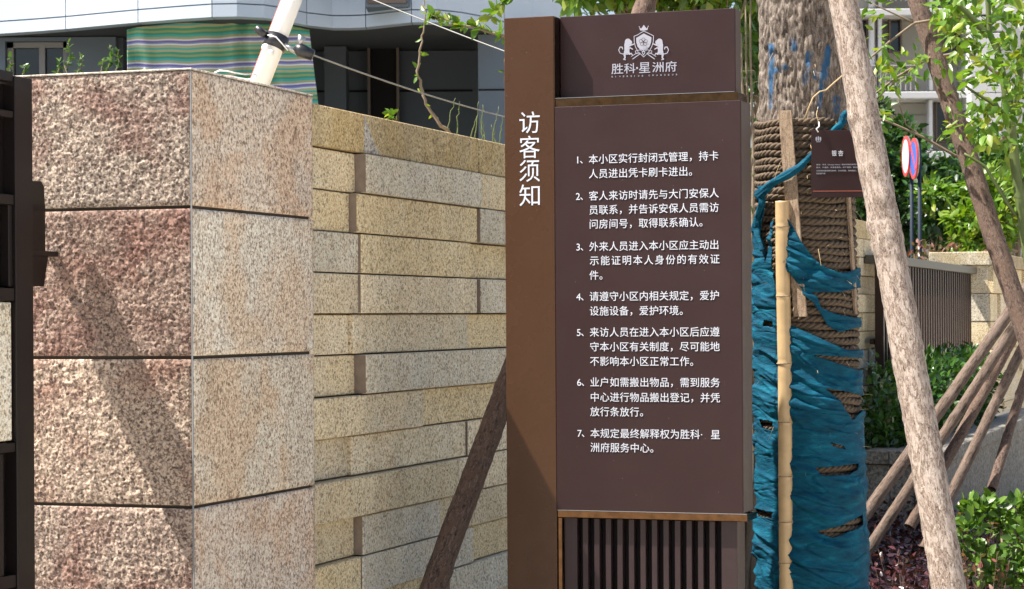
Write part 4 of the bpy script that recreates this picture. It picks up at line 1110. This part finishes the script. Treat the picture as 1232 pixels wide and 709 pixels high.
# sprigs above the wall on the left of the board
def sprig(label, pts, Y, mat, size, per_m, tuft, seed, r=.006, name='leafy_sprig', t0=.1, smat='twig'):
    w_ = [P(x, y, Y) for x, y in pts]; b_ = w_[0]; t_ = thing(name, label, 'plant', b_, 0, 'sprigs growing above the block wall')
    sm_ = []
    for i in range(len(w_)-1):
        for k in range(4): sm_.append(w_[i].lerp(w_[i+1], k/4) - b_ + Vector((random.gauss(0,.003), random.gauss(0,.003), random.gauss(0,.002))))
    sm_.append(w_[-1]-b_); n = len(sm_)
    obj('stem', MB().tube(sm_, [r*(1-.75*i/n) for i in range(n)], 6), M[smat], t_, True)
    ps, ds, ss = path_leaves([sm_], per_m, size, t0, tuft); obj('foliage', leaves_mesh('foliage', ps, ds, ss, M[mat], 1.1), None, t_); return t_
sprig('tall thin curved sprig with small leaves rising from the wall coping', [(541,160),(528,148),(515,130),(507,110),(502,85),(506,60),(510,38),(512,15),(508,-8)], 8.6, 'leaf_bright', .030, 20, 2, 1, .008)
sprig('leafy branch arching over from behind the board to the left', [(640,50),(608,46),(585,36),(568,32),(550,30),(530,22),(516,18)], 8.4, 'leaf_bright', .048, 42, 4, 2, .007, t0=.1)
sprig('short leafy branch hanging beside the top left corner of the board', [(640,-20),(615,-5),(600,8),(590,22)], 8.5, 'leaf_bright', .05, 40, 4, 3, .006)
sprig('small green sprig sprouting over the coping near the door', [(478,150),(474,141),(470,136)], 8.2, 'leaf_bright', .034, 60, 4, 4, .004, t0=.2)
sprig('dangling leaves beside the left edge of the board', [(640,50),(612,60),(607,75),(606,100)], 8.45, 'leaf_mid', .03, 24, 2, 5, .003)
for i, (x, yb, yt, dx) in enumerate(((538,160,118,10),(550,160,122,3),(572,165,122,4),(580,165,126,1),(592,170,128,8),(601,172,140,4),(584,170,140,-4),(566,165,138,9),(597,172,150,-6))):
    sprig('bare upright twig, number %s from the left above the coping' % ['one','two','three','four','five','six','seven','eight','nine'][i] if False else ['bare upright twig nearest the leafy curved sprig', 'straight bare twig just right of the curved sprig', 'bare twig in the middle of the row above the coping', 'bare twig leaning against its taller neighbour', 'tall straight bare twig near the pale building corner', 'bare twig bending right towards the board', 'short bare twig close to the left edge of the board', 'short bare twig leaning to the left', 'low bare twig leaning left nearest the board'][i], [(x,yb+6),(x+dx*.4,(yb+yt)/2),(x+dx,yt)], 8.7+.05*i, 'leaf_mid', .012, 6, 1, 30+i, .0032, 'bare_twig', smat='twig_green')
for i, (x, yb, yt, w_) in enumerate(((12,95,68,8),(28,95,78,6),(82,95,50,10),(70,95,72,8),(96,95,66,5),(132,95,54,7),(142,92,60,5),(122,92,72,5))):
    lab = ['first', 'second', 'tallest', 'low', 'thin', 'upright', 'slim rightmost', 'tiny'][i] + ' green shoot showing above the pillar top, far left'
    sprig(lab, [(x,yb+25),(x-w_*.3,(yb+yt)/2+8),(x+w_*.3,(yb+yt)/2-2),(x,yt)], 9.4+.1*i, 'leaf_mid', .027, 46, 3, 50+i, .004)

# right hand small tree with big leaves in front of everything far
def stick(pts, Y, r0_, r1_):
    w_ = [P(x, y, Y) for x, y in pts]; out = []
    for i in range(len(w_)-1):
        for k in range(3): out.append(w_[i].lerp(w_[i+1], k/3))
    out.append(w_[-1]); n = len(out); return out, [r0_*(1-i/(n-1))+r1_*i/(n-1) for i in range(n)]
YT = 8.9; bt = P(1295, 375, YT); bt.z = 0
yt_ = thing('young_tree', 'young green stemmed tree with broad glossy leaves at the right edge', 'tree', bt)
tr = MB(); allp = []
for k_, (pts, a_, b_) in enumerate((([(1290,700),(1262,480),(1240,330),(1228,245),(1219,180),(1215,135)], .024, .019), ([(1215,135),(1207,95),(1200,60),(1190,40),(1189,10),(1186,-40)], .017, .009),
                     ([(1215,140),(1222,115),(1228,90),(1231,50),(1240,0)], .015, .008), ([(1190,44),(1170,22),(1150,2),(1135,-15)], .014, .008),
                     ([(1226,240),(1232,225),(1245,190)], .02, .012), ([(1212,138),(1190,122),(1170,110),(1152,96)], .008, .004), ([(1222,260),(1200,225),(1185,200),(1160,185)], .008, .005))):
    pa, rd = stick(pts, YT, a_, b_); pa = [p-bt for p in pa]; tr.tube(pa, rd, 8); 
    if k_: allp.append(pa)
tro_ = obj('trunk', tr, M['twig_green'], yt_, True)
cb = []
for (x, y) in ((1160,25),(1175,45),(1140,10),(1200,10),(1215,30),(1228,10),(1230,60),(1205,50),(1185,0),(1160,-10),(1222,85),(1192,75),(1230,120),(1150,50),(1170,75),(1178,100),(1200,110),(1232,150),(1240,190),(1222,170),(1195,140),(1180,155),(1205,170),(1165,5),(1230,35),(1212,0),(1228,205),(1240,30)):
    p = P(x, y, YT+random.uniform(-.35,.35)) - bt; cb.append((*p, random.uniform(.7,1.2)))
ps, ds, ss = blob_leaves(cb, 30, .060, (.10,.2,.10), .3)
obj('crown', leaves_mesh('crown', ps, ds, ss, M['leaf_bright'], 1.1), None, yt_)
# leafy branches reaching left between the two props: they spring from the same young tree
m = MB(); pl_ = []
for pts, a_ in (([(1217,160),(1190,178),(1152,189),(1110,165),(1070,147),(1050,140)], .009), ([(1207,95),(1165,62),(1118,70),(1080,92),(1046,118)], .009), ([(1190,40),(1150,20),(1100,28),(1068,52),(1040,76)], .009),
                ([(1118,70),(1090,88),(1062,112),(1052,128)], .005), ([(1046,118),(1040,98)], .004), ([(1100,28),(1070,14),(1050,5)], .005), ([(1110,165),(1090,150),(1080,120)], .004)):
    pa, rd = stick(pts, YT+.6, a_, a_*.45); pa = [p-bt for p in pa]; m.tube(pa, rd, 6); pl_.append(pa)
obj('branch', m, M['twig'], yt_, True)
cb = []
for (x, y) in ((1050,95),(1062,88),(1075,80),(1090,72),(1105,68),(1060,108),(1078,98),(1048,60),(1056,45),(1060,12),(1050,130),(1052,150),(1062,140),(1120,60),(1130,48),(1125,25),(1118,80),(1060,70),(1095,90),(1135,75),(1140,160),(1150,150),(1160,140),(1145,110),(1130,10),(1140,20),(1165,165),(1170,190)):
    p = P(x, y, YT+.6+random.uniform(-.3,.3)) - bt; cb.append((*p, random.uniform(.5,1.1)))
ps, ds, ss = blob_leaves(cb, 12, .055, (.07,.12,.05), .2)
obj('foliage', leaves_mesh('foliage', ps, ds, ss, M['leaf_bright'], .85), None, yt_)
# mid distance trees beyond the fence
mids = [(1078, 235, 25.5, (.9,.9,.75), 'leaf_dark', 'dark bushy tree left of the laundry, beyond the fence', 26), (1120, 255, 25, (.9,.8,.5), 'leaf_dark', 'dark green tree right behind the fence rail', 22),
        (1170, 245, 24, (.7,.7,.55), 'leaf_bright', 'light green feathery tree above the pier coping', 15), (1215, 265, 25, (.8,.8,.55), 'leaf_mid', 'mid green tree above the far garden wall', 12),
        (1050, 200, 26, (.6,.8,.9), 'leaf_dark', 'tall dark tree showing behind the pale prop', 24), (1205, 205, 31, (.8,.8,.6), 'leaf_mid', 'pale green tree against the apartment building, right', 16)]
for i, (x, y, Y, cr, mt, lab, nb) in enumerate(mids):
    c = P(x, y, Y); leafy_tree('garden_tree', lab, (c.x+.2, Y, 0), 4, c, cr, nb, 170, .12, mt, .05, 80+i, .26, 'trees beyond the slatted fence')
for i, x in enumerate((1098, 1118, 1142, 1196)):
    c = P(x, 300, 22.5); t_ = thing('photinia_shrub', ['red tipped shrub over the fence rail, leftmost', 'red tipped shrub over the middle of the fence rail', 'small red tipped shrub left of the pier coping', 'red tipped shrub behind the pier coping'][i], 'shrub', (c.x, 22.5, 0), 0, 'red tipped shrubs beyond the fence')
    cb = [(random.gauss(0,.08), random.gauss(0,.1), c.z-.06+random.gauss(0,.05), 1) for _ in range(3)]
    ps, ds, ss = blob_leaves(cb, 12, .09, (.12,.12,.08), -.6); obj('foliage', leaves_mesh('foliage', ps, ds, ss, M['leaf_red'], .8), None, t_)
    obj('stem', MB().tube([(0,0,0), (.02,0,c.z-.05)], [.02,.008], 5), M['twig'], t_)

# ============================================================ LEFT BUILDING
BO = P(300, 375, 21); BO.z = 0
bld = thing('grey_building', 'blue grey building with curved pale cladding band and a dark recessed entrance', 'building', BO)
zb0 = 4.1
def band_pts():
    px = [(-90,36.5+9),(0,40.6),(40,38),(79,35),(122,31),(166,27),(217,23),(255,20.5),(285,20),(318,21.5),(345,25.5),(369,30.5),(400,33.8),(420,33.8),(440,33),(467,30),(495,27),(525,27),(555,30),(580,34.5),(607,41),(640,48),(700,55)]
    out = []
    for x, y in px:
        r_ = ray(x, y); k_ = (zb0-1.5)/r_.z; p = EYE + r_*k_; out.append((x, p - BO))
    return out
bp_ = band_pts()
def strip(pts, z0_, z1_, th, shrink=.004):
    m = MB(); n = len(pts); pts = [Vector((p.x, p.y, 0)) for p in pts]
    d0 = (pts[1]-pts[0]).normalized()*shrink; d1 = (pts[-1]-pts[-2]).normalized()*shrink; pts[0] = pts[0]+d0; pts[-1] = pts[-1]-d1
    for z in (z0_, z1_):
        for p in pts: m.v.append((p.x, p.y, z))
        for p in pts: m.v.append((p.x, p.y+th, z))
    for i in range(n-1):
        a_, b_, c_, d_ = i, i+1, 2*n+i+1, 2*n+i; m.f.append([a_, b_, c_, d_])
        m.f.append([n+i+1, n+i, 3*n+i, 3*n+i+1]); m.f.append([i, n+i, n+i+1, i+1]); m.f.append([2*n+i, 2*n+i+1, 3*n+i+1, 3*n+i])
    m.f.append([0, 2*n, 3*n, n]); m.f.append([n-1, 2*n-1, 4*n-1, 3*n-1]); return m
breaks = [-90, 79, 166, 255, 369, 440, 495, 607, 700]
for a_, b_ in zip(breaks[:-1], breaks[1:]):
    seg_pts = [p for x, p in bp_ if a_ <= x <= b_]
    obj('cladding_panel', strip(seg_pts, zb0, zb0+.105, .18), M['bclad'], bld)
    obj('cladding_panel', strip(seg_pts, zb0+.117, 5.6, .18), M['bclad'], bld)
obj('band_backing', strip([p+Vector((0,.03,0)) for x, p in bp_], zb0+.02, 5.5, .1), simple('joint_blue', (.12,.17,.26), .7), bld)
ss_ = MB(); n = len(bp_); 
for x, p in bp_: ss_.v.append((p.x, p.y+.02, zb0+.012))
for x, p in bp_: ss_.v.append((p.x, 24-BO.y, zb0+.012))
for i in range(n-1): ss_.f.append([i, n+i, n+i+1, i+1])
obj('soffit', ss_, M['bsoffit'], bld)
def bx(x0, x1, Y0, Y1, z0_, z1_, mat, name='wall_panel', parent=None, px=True):
    a_ = (P(x0, 375, Y0).x - BO.x, Y0-BO.y, z0_) ; b_ = (P(x1, 375, Y0).x - BO.x, Y1-BO.y, z1_)
    return obj(name, MB().box(a_, b_, 0), M[mat], parent or bld)
def zy(y, Y): return P(300, y, Y).z
YW = 20.95
bx(-120, 8, YW, YW+.3, 0, zb0, 'bwall'); bx(8, 82, YW, YW+.3, zy(48, YW), zb0, 'bwall'); bx(82, 141, YW, YW+.3, 0, zb0, 'bwall'); bx(8, 82, YW, YW+.3, 0, zy(150, YW), 'bwall')
bx(141.5, 150, YW+.06, YW+.3, 0, zb0, 'bwall_dark')
win = bx(8.5, 81.5, YW+.12, YW+.15, zy(149, YW), zy(48.5, YW), 'glass', 'window')
for (a_, b_, c_, d_) in ((8.5,16,149,48.5),(47,54,149,55),(76,81.5,149,48.5),(8.5,81.5,55,48.5)):
    f_ = MB().box((P(a_,375,YW).x-BO.x, YW+.07-BO.y, zy(c_, YW)), (P(b_,375,YW).x-BO.x, YW+.119-BO.y, zy(d_, YW))); obj('window_frame', f_, M['frame'], win)
bx(150, 577, 22.2, 22.5, 0, zb0, 'bwall_dark'); 
bx(577, 720, YW, YW+.25, 0, zb0, 'bwall')
bx(577.3, 582, YW+.251, 22.199, 0, zb0, 'bwall_dark')
bx(392, 418, 21.8, 22.19, 0, zb0, 'bwall_dark', 'column')
obj('groove', MB().box((P(382,375,22.15).x-BO.x, 22.185-BO.y, zy(112,22.2)), (P(570,375,22.15).x-BO.x, 22.199-BO.y, zy(109.5,22.2))), M['slot'], bld)
obj('groove', MB().box((P(577.5,375,YW).x-BO.x, YW-.006-BO.y, zy(111,YW)), (P(700,375,YW).x-BO.x, YW-.001-BO.y, zy(109,YW))), M['slot'], bld)
dr_ = bx(447, 479, 22.1, 22.19, 0, zy(58, 22.1), 'slot', 'door')
for a_, b_ in ((444, 447.3), (478.8, 482)):
    obj('door_frame', MB().box((P(a_,375,22.05).x-BO.x, 22.03-BO.y, 0), (P(b_,375,22.05).x-BO.x, 22.1-BO.y, zy(55, 22.05))), M['brown_frame'], dr_)
# louvre in the band
lv0 = [p for x, p in bp_ if x in (440, 495)]
zlv = P(467, 12, 20.2).z
lv = obj('louvre', MB().box((lv0[0].x+.02, min(lv0[0].y, lv0[1].y)-.03, zlv), (lv0[1].x-.02, lv0[0].y+.02, zlv+.6), .004), M['bwall'], bld)
for i in range(7):
    obj('louvre_blade', MB().box((lv0[0].x+.04, min(lv0[0].y, lv0[1].y)-.05, zlv+.03+i*.075), (lv0[1].x-.04, min(lv0[0].y, lv0[1].y)-.031, zlv+.075+i*.075), .002), M['brown_frame'], lv)
# striped sheet hung under the band
YC = 19.85
nx, nzc = 90, 60; m = MB(); uv = []
topc = [(153,36),(165,33),(200,29),(240,25.5),(270,23.5),(300,23.5),(330,27),(355,31.5),(372,36)]
def lerp_tab(tab, x):
    for (a_, b_), (c_, d_) in zip(tab[:-1], tab[1:]):
        if a_ <= x <= c_: return b_+(d_-b_)*(x-a_)/(c_-a_)
    return tab[-1][1]
for j in range(nzc+1):
    v_ = j/nzc
    for i in range(nx+1):
        u = i/nx; x = 153+u*(372-153) + (v_*.9)*(u*14 + 2); yt0 = lerp_tab(topc, 153+u*219); y = yt0 + v_*(135-yt0+20)
        fold = .05*math.sin(u*34 + 2*noise.noise(Vector((u*3, v_*2, 0)))*3) * (.3+.7*(1-abs(v_-.5))) + .05*noise.noise(Vector((u*7, v_*2.5, 4)))
        Yc_ = YC + .25 + .5*u*u*.4 + fold; p = P(x, y, Yc_); m.v.append(tuple(p - P(153, 155, YC)))
        uv.append((u, v_*.95 - .07*math.sin(u*math.pi) + .03*u + .003*math.sin(u*34)))
for j in range(nzc):
    for i in range(nx): q_ = j*(nx+1)+i; m.f.append([q_, q_+nx+1, q_+nx+2, q_+1])
me = m.mesh('striped_sheet', M['stripes'], True); ul = me.uv_layers.new(name='UVMap')
li = np.zeros(len(me.loops), 'i4'); me.loops.foreach_get('vertex_index', li); ul.data.foreach_set('uv', np.array(uv, 'f4')[li].ravel())
cs = obj('striped_sheet', me, None, loc=P(153, 155, YC)); md = cs.modifiers.new('thickness', 'SOLIDIFY'); md.thickness = .004
tag(cs, 'green, teal and purple striped sheet hung under the curved balcony band', 'sheet')
gd = MB(); w0, w1 = off(PWL, -.27, 0), off(PWL, -.27, 22)
gd.v = [(w0.x, w0.y, .02), (w1.x, w1.y, .02), (w1.x+14, w1.y+40, .02), (-25, 70, .02), (-25, w0.y+1, .02)]; gd.f = [[0,1,2,3,4]]
o = obj('lawn', gd, simple('garden_lawn', (.075,.075,.06), .95, 0, 8, .4)); o['kind'] = 'structure'
# ============================================================ RIGHT APARTMENT BUILDING
YA = 45.0; AO = P(1120, 375, YA); AO.z = 0
apt = thing('apartment_building', 'cream apartment building with white slabs and dark windows behind the trees', 'building', AO)
def ab(x0, x1, y0, y1, Y0, Y1, mat, name, parent=None):    # photo rectangle at depth Y0
    a_ = P(x0, y1, Y0); b_ = P(x1, y0, Y0)
    return obj(name, MB().box((a_.x-AO.x, Y0-AO.y, a_.z), (b_.x-AO.x, Y1-AO.y, b_.z), .01), M[mat], parent or apt)
ab(985, 1300, -120, 470, YA+.8, YA+6, 'cream', 'wall')
for y in (-60, 10, 110, 182, 255):
    ab(985, 1166, y, y+9, YA-.1, YA+.79, 'white_render', 'floor_slab')
    ab(985, 1166, y+10, y+13, YA+.3, YA+.79, 'cream', 'floor_slab')
for y in (40, 57, 75, 94, 112, 131, 150, 168, 187, 206, 226, 0, -20, 20, 246):
    ab(1168, 1205, y, y+17.4, YA-.5, YA+.79, 'white_render', 'wall_panel')
ab(1206, 1300, -120, 330, YA+.2, YA+.79, 'white_render', 'wall_panel')
def window(x0, x1, y0, y1, mat='brown_frame', mull=1):
    w_ = ab(x0, x1, y0, y1, YA+.55, YA+.79, 'glass', 'window')
    for a_, b_, c_, d_ in ((x0-1.5, x0+.8, y0-1.5, y1+1.5), (x1-.8, x1+1.5, y0-1.5, y1+1.5), (x0+.9, x1-.9, y0-1.5, y0+.8), (x0+.9, x1-.9, y1-.8, y1+1.5)): ab(a_, b_, c_, d_, YA+.42, YA+.54, mat, 'window_frame', w_)
    for i in range(mull):
        xm = x0+(x1-x0)*(i+1)/(mull+1); ab(xm-.5, xm+.5, y0+.9, y1-.9, YA+.47, YA+.54, mat, 'mullion', w_)
window(1071, 1084, 21, 62, mull=0); window(1127, 1160, 120, 170, mull=1); window(1135, 1162, 40, 70); window(1135, 1162, -20, 6); window(1060, 1080, 195, 240); window(1130, 1160, 195, 240); window(1215, 1240, 20, 70); window(1215, 1240, 120, 170); window(1071, 1084, -48, -5, mull=0)
window(1030, 1044, 21, 70, mull=0); window(1030, 1044, 125, 175, mull=0)
for yb in (78, -30):
    ab(1040, 1107, yb, yb+2.5, YA-.05, YA+.05, 'frame', 'balcony_rail')
    for i in range(11): ab(1041+6*i, 1043+6*i, yb+2.6, yb+31, YA-.04, YA+.04, 'frame', 'baluster')
for x in (1048, 1057, 1118):
    for y0_, y1_ in ((20, 109), (120, 181), (-50, 9)): ab(x, x+4, y0_, y1_, YA+.1, YA+.4, 'white_render', 'pilaster')
for y in (138, 156): ab(1060, 1117, y, y+1, YA+.77, YA+.795, 'frame', 'groove')
# round traffic signs seen almost edge on
YL = 22.6
def disc(m, cx, cz, r0_, r1_, y0_, n=36):
    b_ = len(m.v)
    for i in range(n):
        g_ = 2*math.pi*i/n
        m.v += [(cx+r0_*math.cos(g_), y0_, cz+r0_*math.sin(g_)), (cx+r1_*math.cos(g_), y0_, cz+r1_*math.sin(g_)), (cx+r1_*math.cos(g_), y0_+.012, cz+r1_*math.sin(g_))]
    for i in range(n):
        j = (i+1) % n; m.f += [[b_+3*i, b_+3*j, b_+3*j+1, b_+3*i+1], [b_+3*i+1, b_+3*j+1, b_+3*j+2, b_+3*i+2]]
    return m
for k_, (x, y, fill, lab) in enumerate(((1093, 188, (.62,.66,.72), 'round white traffic sign with a red rim, left of the blue one'), (1102.5, 191, (.02,.09,.42), 'round blue traffic sign with a red rim and red slash on a dark post'))):
    c = P(x, y, YL + .35*(1-k_)); t_ = thing('traffic_sign', lab, 'sign', (c.x, c.y, 0), R(-89), 'round traffic signs beyond the fence')
    rd = .205; mt = simple('sign_face', fill, .4); rm = simple('sign_red', (.55,.035,.03), .4)
    obj('rim', disc(MB(), 0, c.z, rd*.83, rd, -.032), rm, t_)
    obj('face', disc(MB(), 0, c.z, .001, rd*.828, -.030), mt, t_)
    if k_: obj('slash', MB().box((-.016, -.034, -.165), (.016, -.031, .165)), rm, t_, loc=(0, 0, c.z)).rotation_euler = (0, R(-45), 0)
    obj('back', MB().tube([(0, -.017, c.z), (0, -.006, c.z)], rd*.99, 36), M['steel'], t_)
    obj('post', MB().tube([(0, .03, 0), (0, .03, c.z+.15)], .02, 10), simple('post_paint', (.012,.02,.035), .6, spec=.2), t_, True)
